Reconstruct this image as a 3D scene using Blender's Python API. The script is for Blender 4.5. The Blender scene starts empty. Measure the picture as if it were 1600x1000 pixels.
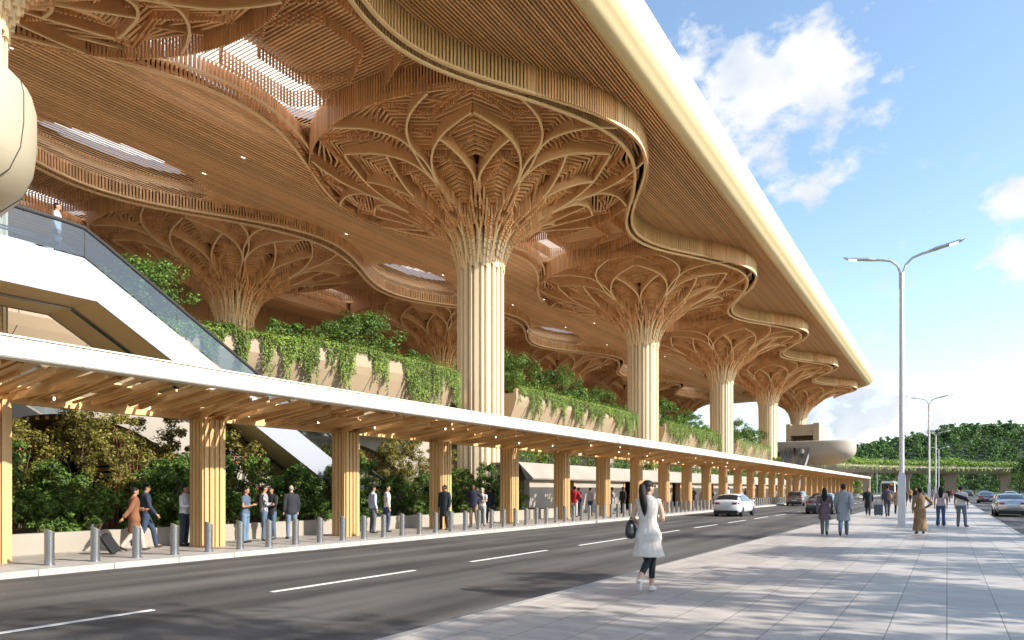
import bpy, math, random
from math import sin, cos, pi, radians, sqrt, atan2, exp
from mathutils import Vector, Matrix, noise

SC = bpy.context.scene
COL = SC.collection

# ------------------------------------------------------------------ camera
cam = bpy.data.cameras.new("camera")
cam.sensor_width = 36.0
cam.lens = 24.0
cam.shift_y = 0.1656
cam.clip_start = 0.1
cam.clip_end = 6000
cam_ob = bpy.data.objects.new("camera", cam)
cam_ob.location = (0, 0, 1.62)
cam_ob.rotation_euler = (radians(90), 0, radians(32.5))
COL.objects.link(cam_ob)
SC.camera = cam_ob

# ------------------------------------------------------------------ light
SUN_EL = radians(30)
SUN_AZ = radians(80)          # clockwise from +Y (street direction), towards +X
SC.view_settings.view_transform = 'Standard'
SC.view_settings.look = 'None'
SC.view_settings.gamma = 1
SC.view_settings.exposure = 1.2

world = bpy.data.worlds.new("World")
SC.world = world
world.use_nodes = True
nt = world.node_tree
for n in list(nt.nodes):
    nt.nodes.remove(n)
out = nt.nodes.new("ShaderNodeOutputWorld")
bg = nt.nodes.new("ShaderNodeBackground")
bg.inputs[1].default_value = 0.132
sky = nt.nodes.new("ShaderNodeTexSky")
sky.sky_type = 'NISHITA'
sky.sun_disc = False
sky.sun_elevation = SUN_EL
sky.sun_rotation = SUN_AZ
sky.altitude = 0
sky.air_density = 1.0
sky.dust_density = 0.6
sky.ozone_density = 1.6
tc = nt.nodes.new("ShaderNodeTexCoord")


def wmath(op, a=None, b=None, c=None, clamp=False):
    n = nt.nodes.new("ShaderNodeMath")
    n.operation = op
    n.use_clamp = clamp
    for i, v in enumerate((a, b, c)):
        if v is None:
            continue
        if isinstance(v, (int, float)):
            n.inputs[i].default_value = v
        else:
            nt.links.new(v, n.inputs[i])
    return n.outputs[0]


def cloud_blob(direction, size):
    """soft bump (0..1) round a direction of the sky"""
    d = Vector(direction).normalized()
    v = nt.nodes.new("ShaderNodeVectorMath")
    v.operation = 'DISTANCE'
    nt.links.new(tc.outputs['Generated'], v.inputs[0])
    v.inputs[1].default_value = d
    return wmath('SUBTRACT', 1.0, wmath('DIVIDE', v.outputs['Value'], size), clamp=True)


nz = nt.nodes.new("ShaderNodeTexNoise")
nz.inputs['Scale'].default_value = 13.0
nz.inputs['Detail'].default_value = 9.0
nz.inputs['Roughness'].default_value = 0.58
mp = nt.nodes.new("ShaderNodeMapping")
mp.inputs['Scale'].default_value = (1, 1, 1.5)
nt.links.new(tc.outputs['Generated'], mp.inputs[0])
nt.links.new(mp.outputs[0], nz.inputs[0])


def sky_dir(px, py):
    """direction of a spot in the sky, from its bearing and height"""
    a = math.atan((px - 800) / 1067.0) - radians(32.5)
    r = sqrt(1067.0 ** 2 + (px - 800) ** 2)
    return (sin(a), cos(a), (765 - py) / r)


blobs = [((1150, 140), .12, .9), ((1240, 125), .11, .9), ((1085, 90), .10, .8), ((1185, 225), .09, .8), ((1275, 300), .06, .55),
         ((1335, 60), .04, .45), ((1345, 165), .05, .4), ((1605, 330), .06, .9), ((1585, 415), .05, .8),
         ((1400, 640), .062, .85), ((1455, 652), .045, .9), ((1350, 615), .045, .75), ((1250, 665), .045, .75), ((1150, 655), .06, .8), ((1325, 670), .05, .8),
         ((300, 700), .9, .6), ((-1500, 300), .8, .8)]  # first of these: wide cloud hidden behind the building, added for its light
tot = None
for (px, py), s, w in blobs:
    b = wmath('MULTIPLY', cloud_blob(sky_dir(px, py), s * 1.25), w * 1.25)
    tot = b if tot is None else wmath('MAXIMUM', tot, b)
m = wmath('ADD', wmath('MULTIPLY', nz.outputs['Fac'], 3.4), -2.22)
m = wmath('ADD', m, wmath('MULTIPLY', tot, 1.25))
cov = wmath('MULTIPLY', m, 2.3, clamp=True)
cov = wmath('MULTIPLY', cov, wmath('MULTIPLY', tot, 4.0, clamp=True))
cov = wmath('SMOOTHSTEP', cov) if False else wmath('POWER', cov, 1.0)
# cloud body shading from a second, shifted noise
nz2 = nt.nodes.new("ShaderNodeTexNoise")
nz2.inputs['Scale'].default_value = 14.0
nz2.inputs['Detail'].default_value = 6.0
mp2 = nt.nodes.new("ShaderNodeMapping")
mp2.inputs['Location'].default_value = (0.03, -0.02, 0.05)
nt.links.new(tc.outputs['Generated'], mp2.inputs[0])
nt.links.new(mp2.outputs[0], nz2.inputs[0])
ramp = nt.nodes.new("ShaderNodeValToRGB")
ramp.color_ramp.elements[0].position = .36
ramp.color_ramp.elements[0].color = (2.5, 2.75, 3.1, 1)
ramp.color_ramp.elements[1].position = .60
ramp.color_ramp.elements[1].color = (3.4, 3.45, 3.5, 1)
nt.links.new(nz2.outputs['Fac'], ramp.inputs[0])
# bring the clear sky to the photograph's pale blue
tint = nt.nodes.new("ShaderNodeMix")
tint.data_type = 'RGBA'
tint.blend_type = 'MULTIPLY'
tint.inputs[0].default_value = 1.0
tint.inputs[7].default_value = (1.10, 1.09, 1.03, 1)
nt.links.new(sky.outputs[0], tint.inputs[6])
mx = nt.nodes.new("ShaderNodeMix")
mx.data_type = 'RGBA'
nt.links.new(cov, mx.inputs[0])
nt.links.new(tint.outputs[2], mx.inputs[6])
nt.links.new(ramp.outputs[0], mx.inputs[7])
nt.links.new(mx.outputs[2], bg.inputs[0])
nt.links.new(bg.outputs[0], out.inputs[0])

sun = bpy.data.lights.new("sun", 'SUN')
sun.energy = 3.7
sun.angle = radians(0.6)
sun.color = (1.0, 0.92, 0.81)
sun_ob = bpy.data.objects.new("sun", sun)
sd = Vector((sin(SUN_AZ) * cos(SUN_EL), cos(SUN_AZ) * cos(SUN_EL), sin(SUN_EL)))
sun_ob.rotation_euler = sd.to_track_quat('Z', 'Y').to_euler()
sun_ob.location = sd * 200
COL.objects.link(sun_ob)

SC.render.engine = 'CYCLES'
SC.cycles.max_bounces = 8
SC.cycles.diffuse_bounces = 5
SC.cycles.glossy_bounces = 3
SC.cycles.transmission_bounces = 4
SC.cycles.transparent_max_bounces = 8
SC.cycles.sample_clamp_indirect = 6
SC.cycles.caustics_reflective = False
SC.cycles.caustics_refractive = False
SC.cycles.use_denoising = True
SC.cycles.use_adaptive_sampling = True
SC.cycles.adaptive_threshold = 0.02
SC.render.filter_size = 1.3

# ------------------------------------------------------------------ materials
MATS = {}


def mat(name, color, rough=.6, metal=0.0, var=0.0, island=0.0, bump=0.0, bscale=20.0, bstretch=(1, 1, 1),
        spec=.5, trans=0.0, coat=0.0, nscale=3.0, color2=None, emit=0.0, coords='Object'):
    """procedural Principled material: noise-driven tone, per-piece tone, bump"""
    if name in MATS:
        return MATS[name]
    M = bpy.data.materials.new(name)
    M.use_nodes = True
    t = M.node_tree
    b = t.nodes['Principled BSDF']
    N, L = t.nodes.new, t.links.new
    b.inputs['Roughness'].default_value = rough
    b.inputs['Metallic'].default_value = metal
    b.inputs['Specular IOR Level'].default_value = spec
    if coat:
        b.inputs['Coat Weight'].default_value = coat
        b.inputs['Coat Roughness'].default_value = .06
    if trans:
        b.inputs['Transmission Weight'].default_value = trans
    if emit:
        b.inputs['Emission Color'].default_value = (*color, 1)
        b.inputs['Emission Strength'].default_value = emit
    c1 = (*color, 1)
    b.inputs['Base Color'].default_value = c1
    tcn = N("ShaderNodeTexCoord")
    mpn = N("ShaderNodeMapping")
    mpn.inputs['Scale'].default_value = bstretch
    L(tcn.outputs[coords], mpn.inputs[0])
    sock = None
    if var or color2:
        n = N("ShaderNodeTexNoise")
        n.inputs['Scale'].default_value = nscale
        n.inputs['Detail'].default_value = 6
        L(mpn.outputs[0], n.inputs[0])
        m_ = N("ShaderNodeMix")
        m_.data_type = 'RGBA'
        r = N("ShaderNodeMapRange")
        r.inputs[1].default_value = .32
        r.inputs[2].default_value = .68
        L(n.outputs['Fac'], r.inputs[0])
        L(r.outputs[0], m_.inputs[0])
        c2 = color2 or tuple(c * (1 - var) for c in color)
        m_.inputs[6].default_value = c1
        m_.inputs[7].default_value = (*c2, 1)
        sock = m_.outputs[2]
    if island:
        g = N("ShaderNodeNewGeometry")
        hs = N("ShaderNodeHueSaturation")
        r = N("ShaderNodeMapRange")
        r.inputs[3].default_value = 1 - island
        r.inputs[4].default_value = 1 + island
        L(g.outputs['Random Per Island'], r.inputs[0])
        L(r.outputs[0], hs.inputs['Value'])
        if sock:
            L(sock, hs.inputs['Color'])
        else:
            hs.inputs['Color'].default_value = c1
        sock = hs.outputs[0]
    if sock:
        L(sock, b.inputs['Base Color'])
    if bump:
        n = N("ShaderNodeTexNoise")
        n.inputs['Scale'].default_value = bscale
        n.inputs['Detail'].default_value = 5
        L(mpn.outputs[0], n.inputs[0])
        bp = N("ShaderNodeBump")
        bp.inputs['Strength'].default_value = bump
        bp.inputs['Distance'].default_value = .02
        L(n.outputs['Fac'], bp.inputs['Height'])
        L(bp.outputs[0], b.inputs['Normal'])
    MATS[name] = M
    return M


def leafmat(name, dark, light, trans=.35, nsc=.9):
    if name in MATS:
        return MATS[name]
    M = bpy.data.materials.new(name)
    M.use_nodes = True
    t = M.node_tree
    N, L = t.nodes.new, t.links.new
    for n in list(t.nodes):
        t.nodes.remove(n)
    o = N("ShaderNodeOutputMaterial")
    g = N("ShaderNodeNewGeometry")
    cr = N("ShaderNodeValToRGB")
    cr.color_ramp.elements[0].color = (*dark, 1)
    cr.color_ramp.elements[1].color = (*light, 1)
    L(g.outputs['Random Per Island'], cr.inputs[0])
    tcn = N("ShaderNodeTexCoord")
    n = N("ShaderNodeTexNoise")
    n.inputs['Scale'].default_value = nsc
    L(tcn.outputs['Object'], n.inputs[0])
    hs = N("ShaderNodeHueSaturation")
    r = N("ShaderNodeMapRange")
    r.inputs[1].default_value = .3
    r.inputs[2].default_value = .7
    r.inputs[3].default_value = .65
    r.inputs[4].default_value = 1.35
    L(n.outputs['Fac'], r.inputs[0])
    L(r.outputs[0], hs.inputs['Value'])
    L(cr.outputs[0], hs.inputs['Color'])
    d = N("ShaderNodeBsdfPrincipled")
    d.inputs['Roughness'].default_value = .5
    d.inputs['Specular IOR Level'].default_value = .35
    L(hs.outputs[0], d.inputs['Base Color'])
    tr = N("ShaderNodeBsdfTranslucent")
    L(hs.outputs[0], tr.inputs[0])
    mxs = N("ShaderNodeMixShader")
    mxs.inputs[0].default_value = trans
    L(d.outputs[0], mxs.inputs[1])
    L(tr.outputs[0], mxs.inputs[2])
    L(mxs.outputs[0], o.inputs[0])
    MATS[name] = M
    return M


WOOD = mat("honey_timber", (.79, .475, .245), .5, island=.16, var=.10, nscale=1.2, spec=.35)
WOODL = mat("pale_timber", (.76, .53, .30), .5, island=.08, var=.06, spec=.4)
WOODD = mat("gap_shade_lining", (.022, .013, .008), .8, var=.2)  # near-black backing: shade in the gaps between slats is put into its colour
WOODM = mat("mid_timber_lining", (.34, .20, .095), .7, var=.12)
SHAFT = mat("champagne_column_cladding", (.80, .655, .45), .36, island=.10, metal=.1, spec=.5)
RIB = mat("bent_timber_rib", (.80, .475, .25), .5, var=.08)
RIBL = mat("rib_edge_timber", (.86, .62, .37), .5)
CONC = mat("smooth_concrete", (.34, .305, .26), .75, var=.16, nscale=.7, bump=.12, bscale=14)
CONCW = mat("tan_cladding", (.33, .25, .165), .55, var=.07, nscale=.5)
GRAN = mat("pale_granite", (.42, .40, .375), .6, var=.22, nscale=5, bump=.1, bscale=40, coords='Object')
CREAM = mat("cream_metal_edge", (.80, .67, .42), .30, spec=.6)
WHITE = mat("white_panel", (.30, .325, .38), .38, var=.03, nscale=.8)
STEEL = mat("brushed_steel", (.30, .32, .36), .24, metal=.9, bump=.05, bscale=60, bstretch=(1, 1, .05))
STEELD = mat("dark_steel_cap", (.30, .27, .25), .4, metal=.7)
BLACK = mat("black_rubber", (.02, .02, .022), .6)
GREYP = mat("lamp_grey_paint", (.62, .62, .66), .45, metal=.2)
CWOOD = mat("canopy_larch", (.72, .45, .19), .55, island=.16, var=.12, nscale=2.5, bstretch=(1, 1, 1))
CWOODP = mat("canopy_column_larch", (.58, .36, .16), .5, island=.15, var=.14, nscale=2.0, bstretch=(4, 4, .3))
SOIL = mat("planting_soil", (.06, .045, .03), .95, var=.4)
BARK = mat("bark", (.10, .065, .045), .9, var=.3, bump=.4)
REDBARK = mat("red_bark", (.22, .07, .04), .8, var=.3)
LAMPW = mat("lit_lamp", (1.0, .93, .8), .5, emit=2.0)
LEAF_DK = leafmat("dark_leaves", (.015, .04, .012), (.09, .16, .035))
LEAF_OL = leafmat("olive_leaves", (.05, .052, .012), (.38, .33, .075), .45)
LEAF_MD = leafmat("green_leaves", (.025, .07, .012), (.17, .28, .05))
LEAF_IV = leafmat("ivy_leaves", (.025, .075, .012), (.28, .38, .06))
LEAF_YL = leafmat("yellow_leaves", (.12, .16, .02), (.40, .42, .08))
LEAF_FO = leafmat("forest_leaves", (.022, .07, .018), (.16, .27, .06), .25, .07)
LEAF_GR = leafmat("grass_leaves", (.08, .17, .02), (.36, .50, .09))
FLOWER = mat("red_petals", (.65, .03, .04), .6)


def glassmat(name, tintc, alpha=.35, rough=.03):
    if name in MATS:
        return MATS[name]
    M = bpy.data.materials.new(name)
    M.use_nodes = True
    t = M.node_tree
    N, L = t.nodes.new, t.links.new
    for n in list(t.nodes):
        t.nodes.remove(n)
    o = N("ShaderNodeOutputMaterial")
    tr = N("ShaderNodeBsdfTransparent")
    tr.inputs[0].default_value = (*tintc, 1)
    gl = N("ShaderNodeBsdfGlossy")
    gl.inputs['Roughness'].default_value = rough
    gl.inputs[0].default_value = (.9, .95, 1, 1)
    fr = N("ShaderNodeLayerWeight")
    fr.inputs[0].default_value = .25
    a = N("ShaderNodeMath")
    a.operation = 'MULTIPLY_ADD'
    a.inputs[1].default_value = .45
    a.inputs[2].default_value = alpha
    L(fr.outputs['Facing'], a.inputs[0])
    m_ = N("ShaderNodeMixShader")
    L(a.outputs[0], m_.inputs[0])
    L(tr.outputs[0], m_.inputs[1])
    L(gl.outputs[0], m_.inputs[2])
    L(m_.outputs[0], o.inputs[0])
    MATS[name] = M
    return M


GLASS = glassmat("balustrade_glass", (.30, .42, .54), .06)
CARGLASS = mat("car_glass", (.02, .025, .03), .06, spec=.9, coat=.5)


# ------------------------------------------------------------------ mesh builder
class MB:
    def __init__(s):
        s.v, s.f, s.m = [], [], []
        s.cur = 0

    def add(s, vs, fs):
        o = len(s.v)
        s.v.extend(vs)
        for f in fs:
            s.f.append(tuple(i + o for i in f))
            s.m.append(s.cur)

    def box(s, x0, x1, y0, y1, z0, z1):
        s.add([(x0, y0, z0), (x1, y0, z0), (x1, y1, z0), (x0, y1, z0), (x0, y0, z1), (x1, y0, z1), (x1, y1, z1), (x0, y1, z1)],
              [(0, 3, 2, 1), (4, 5, 6, 7), (0, 1, 5, 4), (1, 2, 6, 5), (2, 3, 7, 6), (3, 0, 4, 7)])

    def bar(s, a, b, w, h, up=(0, 0, 1)):
        """box from a to b, w wide across, h along up"""
        a, b = Vector(a), Vector(b)
        d = b - a
        if d.length < 1e-6:
            return
        d.normalize()
        u = Vector(up)
        sd_ = d.cross(u)
        if sd_.length < 1e-4:
            sd_ = d.cross(Vector((1, 0, 0)))
        sd_.normalize()
        u = sd_.cross(d)
        p = []
        for q in (a, b):
            for i, j in ((-1, -1), (1, -1), (1, 1), (-1, 1)):
                p.append(tuple(q + sd_ * (w / 2 * i) + u * (h / 2 * j)))
        s.add(p, [(0, 1, 2, 3), (7, 6, 5, 4), (0, 4, 5, 1), (1, 5, 6, 2), (2, 6, 7, 3), (3, 7, 4, 0)])

    def post(s, x, y, z0, z1, w, d, ang=0.0):
        """vertical batten turned by ang about z"""
        ca, sa = cos(ang), sin(ang)
        p = []
        for z in (z0, z1):
            for i, j in ((-w, -d), (w, -d), (w, d), (-w, d)):
                p.append((x + i / 2 * ca - j / 2 * sa, y + i / 2 * sa + j / 2 * ca, z))
        s.add(p, [(3, 2, 1, 0), (4, 5, 6, 7), (0, 1, 5, 4), (1, 2, 6, 5), (2, 3, 7, 6), (3, 0, 4, 7)])

    def tube(s, pts, rad, n=10, cap=True):
        pts = [Vector(p) for p in pts]
        if isinstance(rad, (int, float)):
            rad = [rad] * len(pts)
        rings = []
        up = None
        for i, p in enumerate(pts):
            d = (pts[min(i + 1, len(pts) - 1)] - pts[max(i - 1, 0)])
            d.normalize()
            if up is None:
                up = Vector((0, 0, 1)) if abs(d.z) < .9 else Vector((0, 1, 0))
            a = d.cross(up)
            if a.length < 1e-4:
                a = d.cross(Vector((1, 0, 0)))
            a.normalize()
            up = a.cross(d)
            rings.append([tuple(p + (a * cos(2 * pi * k / n) + up * sin(2 * pi * k / n)) * rad[i]) for k in range(n)])
        s.rings(rings, cap)

    def rings(s, rings, cap=True, closed=True):
        n = len(rings[0])
        vs = [q for r in rings for q in r]
        fs = []
        for i in range(len(rings) - 1):
            for k in range(n if closed else n - 1):
                k2 = (k + 1) % n
                fs.append((i * n + k, i * n + k2, (i + 1) * n + k2, (i + 1) * n + k))
        if cap:
            fs.append(tuple(range(n - 1, -1, -1)))
            fs.append(tuple((len(rings) - 1) * n + k for k in range(n)))
        s.add(vs, fs)

    def lathe(s, prof, x=0, y=0, n=24, sx=1, sy=1):
        s.rings([[(x + r * sx * cos(2 * pi * k / n), y + r * sy * sin(2 * pi * k / n), z) for k in range(n)] for r, z in prof])

    def ell(s, cx, cy, cz, rx, ry, rz, n=16, m=10):
        rg = []
        for i in range(m + 1):
            t = -pi / 2 + pi * i / m
            c_ = max(cos(t), .02)
            rg.append([(cx + rx * c_ * cos(2 * pi * k / n), cy + ry * c_ * sin(2 * pi * k / n), cz + rz * sin(t)) for k in range(n)])
        s.rings(rg)

    def ribbon(s, pts, z0, z1, th):
        """vertical strip following pts (x,y), z0/z1 lists or numbers, th thick"""
        n = len(pts)
        rg = []
        for i, (x, y) in enumerate(pts):
            a = pts[max(i - 1, 0)]
            b = pts[min(i + 1, n - 1)]
            dx, dy = b[0] - a[0], b[1] - a[1]
            l = sqrt(dx * dx + dy * dy) or 1
            nx, ny = -dy / l * th / 2, dx / l * th / 2
            za = z0[i] if isinstance(z0, (list, tuple)) else z0
            zb = z1[i] if isinstance(z1, (list, tuple)) else z1
            rg.append([(x - nx, y - ny, za), (x + nx, y + ny, za), (x + nx, y + ny, zb), (x - nx, y - ny, zb)])
        s.rings(rg)

    def poly(s, pts):
        s.add(pts, [tuple(range(len(pts)))])

    def mesh(s, name, mats, smooth=False):
        me = bpy.data.meshes.new(name)
        me.from_pydata(s.v, [], s.f)
        for m_ in (mats if isinstance(mats, (list, tuple)) else [mats]):
            me.materials.append(m_)
        if isinstance(mats, (list, tuple)) and len(mats) > 1:
            me.polygons.foreach_set('material_index', s.m)
        if smooth:
            me.polygons.foreach_set('use_smooth', [True] * len(me.polygons))
        me.update()
        return me

    def build(s, name, mats, parent=None, smooth=False, loc=None):
        o = bpy.data.objects.new(name, s.mesh(name, mats, smooth))
        COL.objects.link(o)
        if parent:
            o.parent = parent
        if loc:
            o.location = loc
        return o


def fix_normals(me):
    import bmesh
    b = bmesh.new()
    b.from_mesh(me)
    bmesh.ops.recalc_face_normals(b, faces=b.faces)
    b.to_mesh(me)
    b.free()


def tag(o, label=None, cat=None, group=None, kind=None):
    if label:
        o['label'] = label
    if cat:
        o['category'] = cat
    if group:
        o['group'] = group
    if kind:
        o['kind'] = kind
    return o


def empty(name, loc=(0, 0, 0), rz=0.0, label=None, cat=None, group=None):
    o = bpy.data.objects.new(name, None)
    o.location = loc
    o.rotation_euler = (0, 0, rz)
    o.empty_display_size = .2
    COL.objects.link(o)
    return tag(o, label, cat, group)


def kids(o):
    return [c for c in COL.objects if c.parent == o]


KID = {}


def copy_tree(o, loc=None, rz=None, scale=None, label=None, group=None):
    if o.name not in KID:
        KID[o.name] = [(c, kids(c)) for c in kids(o)]
    r = o.copy()
    COL.objects.link(r)
    if loc is not None:
        r.location = loc
    if rz is not None:
        r.rotation_euler = (0, 0, rz)
    if scale is not None:
        r.scale = scale if isinstance(scale, (tuple, list)) else (scale,) * 3
    for c, gs in KID[o.name]:
        k = c.copy()
        COL.objects.link(k)
        k.parent = r
        for g in gs:
            q = g.copy()
            COL.objects.link(q)
            q.parent = k
    if label:
        r['label'] = label
    if group:
        r['group'] = group
    return r


def smoothstep(a, b, x):
    t = min(max((x - a) / (b - a), 0), 1)
    return t * t * (3 - 2 * t)


def interp(x, xs, ys):
    if x <= xs[0]:
        return ys[0]
    for i in range(1, len(xs)):
        if x <= xs[i]:
            t = (x - xs[i - 1]) / (xs[i] - xs[i - 1])
            return ys[i - 1] + (ys[i] - ys[i - 1]) * t
    return ys[-1]


ORD = ['first', 'second', 'third', 'fourth', 'fifth', 'sixth', 'seventh', 'eighth', 'ninth', 'tenth', 'eleventh', 'twelfth',
       'thirteenth', 'fourteenth', 'fifteenth', 'sixteenth', 'seventeenth', 'eighteenth', 'nineteenth', 'twentieth']
random.seed(7)

# ================================================================== ground
def ground_mats():
    def base(name):
        M = bpy.data.materials.new(name)
        M.use_nodes = True
        t = M.node_tree
        return M, t, t.nodes.new, t.links.new, t.nodes['Principled BSDF']
    # asphalt with lengthwise tyre streaks and fine grain
    M, t, N, L, b = base("asphalt")
    g = N("ShaderNodeNewGeometry")
    mp_ = N("ShaderNodeMapping")
    mp_.inputs['Scale'].default_value = (1.0, .07, 1)
    L(g.outputs['Position'], mp_.inputs[0])
    n1 = N("ShaderNodeTexNoise")
    n1.inputs['Scale'].default_value = 1.1
    n1.inputs['Detail'].default_value = 5
    L(mp_.outputs[0], n1.inputs[0])
    n2 = N("ShaderNodeTexNoise")
    n2.inputs['Scale'].default_value = 38
    n2.inputs['Detail'].default_value = 3
    L(g.outputs['Position'], n2.inputs[0])
    n3 = N("ShaderNodeTexNoise")
    n3.inputs['Scale'].default_value = .35
    n3.inputs['Detail'].default_value = 6
    L(g.outputs['Position'], n3.inputs[0])
    r = N("ShaderNodeValToRGB")
    r.color_ramp.elements[0].position = .34
    r.color_ramp.elements[0].color = (.030, .028, .027, 1)
    r.color_ramp.elements[1].position = .68
    r.color_ramp.elements[1].color = (.115, .108, .10, 1)
    a = N("ShaderNodeMath")
    a.operation = 'ADD'
    L(n1.outputs['Fac'], a.inputs[0])
    a2 = N("ShaderNodeMath")
    a2.operation = 'MULTIPLY_ADD'
    a2.inputs[1].default_value = .35
    a2.inputs[2].default_value = -.34
    L(n2.outputs['Fac'], a2.inputs[0])
    a3 = N("ShaderNodeMath")
    a3.operation = 'MULTIPLY_ADD'
    a3.inputs[1].default_value = .35
    L(n3.outputs['Fac'], a3.inputs[0])
    L(a2.outputs[0], a3.inputs[2])
    L(a3.outputs[0], a.inputs[1])
    L(a.outputs[0], r.inputs[0])
    L(r.outputs[0], b.inputs['Base Color'])
    b.inputs['Roughness'].default_value = .72
    bp = N("ShaderNodeBump")
    bp.inputs['Strength'].default_value = .35
    bp.inputs['Distance'].default_value = .01
    L(n2.outputs['Fac'], bp.inputs['Height'])
    L(bp.outputs[0], b.inputs['Normal'])
    MATS['asphalt'] = M
    # stone pavers: long joints along the street, staggered cross joints
    for name, c1, c2, mortar, rough in (("stone_paving", (.50, .455, .415), (.41, .375, .345), (.12, .11, .10), .5),
                                        ("grey_paving", (.36, .33, .30), (.29, .27, .245), (.12, .11, .10), .7)):
        M, t, N, L, b = base(name)
        g = N("ShaderNodeNewGeometry")
        mp_ = N("ShaderNodeMapping")
        mp_.inputs['Rotation'].default_value = (0, 0, radians(90))
        L(g.outputs['Position'], mp_.inputs[0])
        br = N("ShaderNodeTexBrick")
        br.offset = .5
        br.inputs['Scale'].default_value = 1.0
        br.inputs['Brick Width'].default_value = 1.16
        br.inputs['Row Height'].default_value = .58
        br.inputs['Mortar Size'].default_value = .006
        br.inputs['Mortar Smooth'].default_value = .1
        br.inputs['Color1'].default_value = (*c1, 1)
        br.inputs['Color2'].default_value = (*c2, 1)
        br.inputs['Mortar'].default_value = (*mortar, 1)
        L(mp_.outputs[0], br.inputs[0])
        n1 = N("ShaderNodeTexNoise")
        n1.inputs['Scale'].default_value = 1.4
        n1.inputs['Detail'].default_value = 9
        n1.inputs['Roughness'].default_value = .65
        mps = N("ShaderNodeMapping")
        mps.inputs['Scale'].default_value = (1, 2.2, 1)
        L(g.outputs['Position'], mps.inputs[0])
        L(mps.outputs[0], n1.inputs[0])
        mr = N("ShaderNodeMapRange")
        mr.inputs[1].default_value = .3
        mr.inputs[2].default_value = .7
        mr.inputs[3].default_value = .72
        mr.inputs[4].default_value = 1.15
        L(n1.outputs['Fac'], mr.inputs[0])
        hs = N("ShaderNodeHueSaturation")
        L(mr.outputs[0], hs.inputs['Value'])
        L(br.outputs['Color'], hs.inputs['Color'])
        L(hs.outputs[0], b.inputs['Base Color'])
        b.inputs['Roughness'].default_value = rough
        bp = N("ShaderNodeBump")
        bp.inputs['Strength'].default_value = .5
        bp.inputs['Distance'].default_value = .006
        L(br.outputs['Fac'], bp.inputs['Height'])
        bp.invert = True
        L(bp.outputs[0], b.inputs['Normal'])
        MATS[name] = M


ground_mats()
GRASS = mat("verge_grass", (.10, .12, .05), .9, var=.4, nscale=.5, bump=.4, bscale=8)
PAINT = mat("road_paint", (.72, .71, .68), .6, var=.25, nscale=6)


def sheet(name, x0, x1, y0, y1, z0, z1, m_):
    b = MB()
    b.box(x0, x1, y0, y1, z0, z1)
    o = b.build(name, m_)
    return tag(o, kind='structure')


sheet('ground', -1500, 1500, -600, 2500, -.60, -.30, GRASS)
sheet('road', -15.5, -5.2, -40, 230, -.29, -.13, MATS['asphalt'])
sheet('side_road', 2.3, 10.5, -40, 230, -.288, -.128, MATS['asphalt'])
sheet('cross_road', -120, 160, 230, 246, -.285, -.125, MATS['asphalt'])
sheet('pavement', -5.05, 2.15, -40, 226, -.27, 0, MATS['stone_paving'])
sheet('station_pavement', -19.2, -16.75, -40, 226, -.271, 0.0, MATS['grey_paving'])
sheet('verge', 10.7, 60, -40, 226, -.28, -.02, GRASS)

for nm, xs in (('pavement_kerb', [(-5.2, -5.05), (2.15, 2.3)]), ('station_kerb', [(-16.75, -15.5)]), ('verge_kerb', [(10.5, 10.7)])):
    b = MB()
    for x0, x1 in xs:
        y = -40.0
        L_ = 1.5
        while y < 226:
            b.box(x0, x1, y + .006, y + L_ - .006, -.275, .004)
            y += L_
    tag(b.build(nm, GRAN), kind='structure')

b = MB()
for x, ph in ((-9.7, 1.85),):
    y = ph - 5.75 * 3
    while y < 150:
        b.box(x - .055, x + .055, y, y + 3.7, -.125, -.118)
        y += 5.75
tag(b.build('road_marking', PAINT), kind='structure')
b = MB()
y = 4.0
while y < 150:
    b.box(5.9, 6.02, y, y + 3.5, -.123, -.116)
    y += 9
tag(b.build('side_road_marking', PAINT), kind='structure')

# ================================================================== terminal tree columns
ZE = 1.62
PR = [1.5, 1.7, 2.0, 2.5, 3.0, 3.85, 4.6, 5.6, 6.6, 8.0, 9.5, 10.9, 13]
PZ = [14.6, 15.6, 16.4, 17.1, 17.5, 18.05, 18.55, 19.05, 19.5, 20.0, 20.3, 20.45, 20.5]


def zprof(r):
    return interp(r, PR, PZ) + ZE


NG = 6                       # double petals round a column
HG = pi / NG                 # half the angle of one double petal


def crom(x, xs, ys):
    """smooth curve through the knots"""
    if x <= xs[0]:
        return ys[0]
    if x >= xs[-1]:
        return ys[-1]
    for i in range(1, len(xs)):
        if x <= xs[i]:
            break
    x0, x1 = xs[i - 1], xs[i]
    y0, y1 = ys[i - 1], ys[i]
    m0 = (y1 - ys[i - 2]) / (x1 - xs[i - 2]) if i >= 2 else (y1 - y0) / (x1 - x0)
    m1 = (ys[i + 1] - y0) / (xs[i + 1] - x0) if i + 1 < len(xs) else (y1 - y0) / (x1 - x0)
    h = x1 - x0
    t = (x - x0) / h
    return ((2 * t ** 3 - 3 * t * t + 1) * y0 + (t ** 3 - 2 * t * t + t) * h * m0 + (-2 * t ** 3 + 3 * t * t) * y1 + (t ** 3 - t * t) * h * m1)


# ribs: (start radius, end radius, knots) in units of the half angle
RIBS = [
    ([1.55, 2.1, 2.7, 3.6, 4.7, 5.7, 6.6, 7.5, 8.3, 9.1], [.60, .53, .63, .86, .965, .90, .74, .50, .24, .012]),
    ([1.55, 2.1, 2.7, 3.5, 4.3, 5.1, 6.0, 7.4], [.40, .47, .36, .13, .018, .08, .24, .50]),
    ([1.55, 1.9, 2.4, 3.0], [.10, .02, .10, .22]),
    ([1.55, 1.9, 2.5, 3.2], [.90, .98, .90, .78]),
    ([4.9, 6.0, 7.4, 8.9, 10.7], [.985, .94, .985, .80, .40]),
]


def zrib(r):
    return zprof(r) - .28


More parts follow.
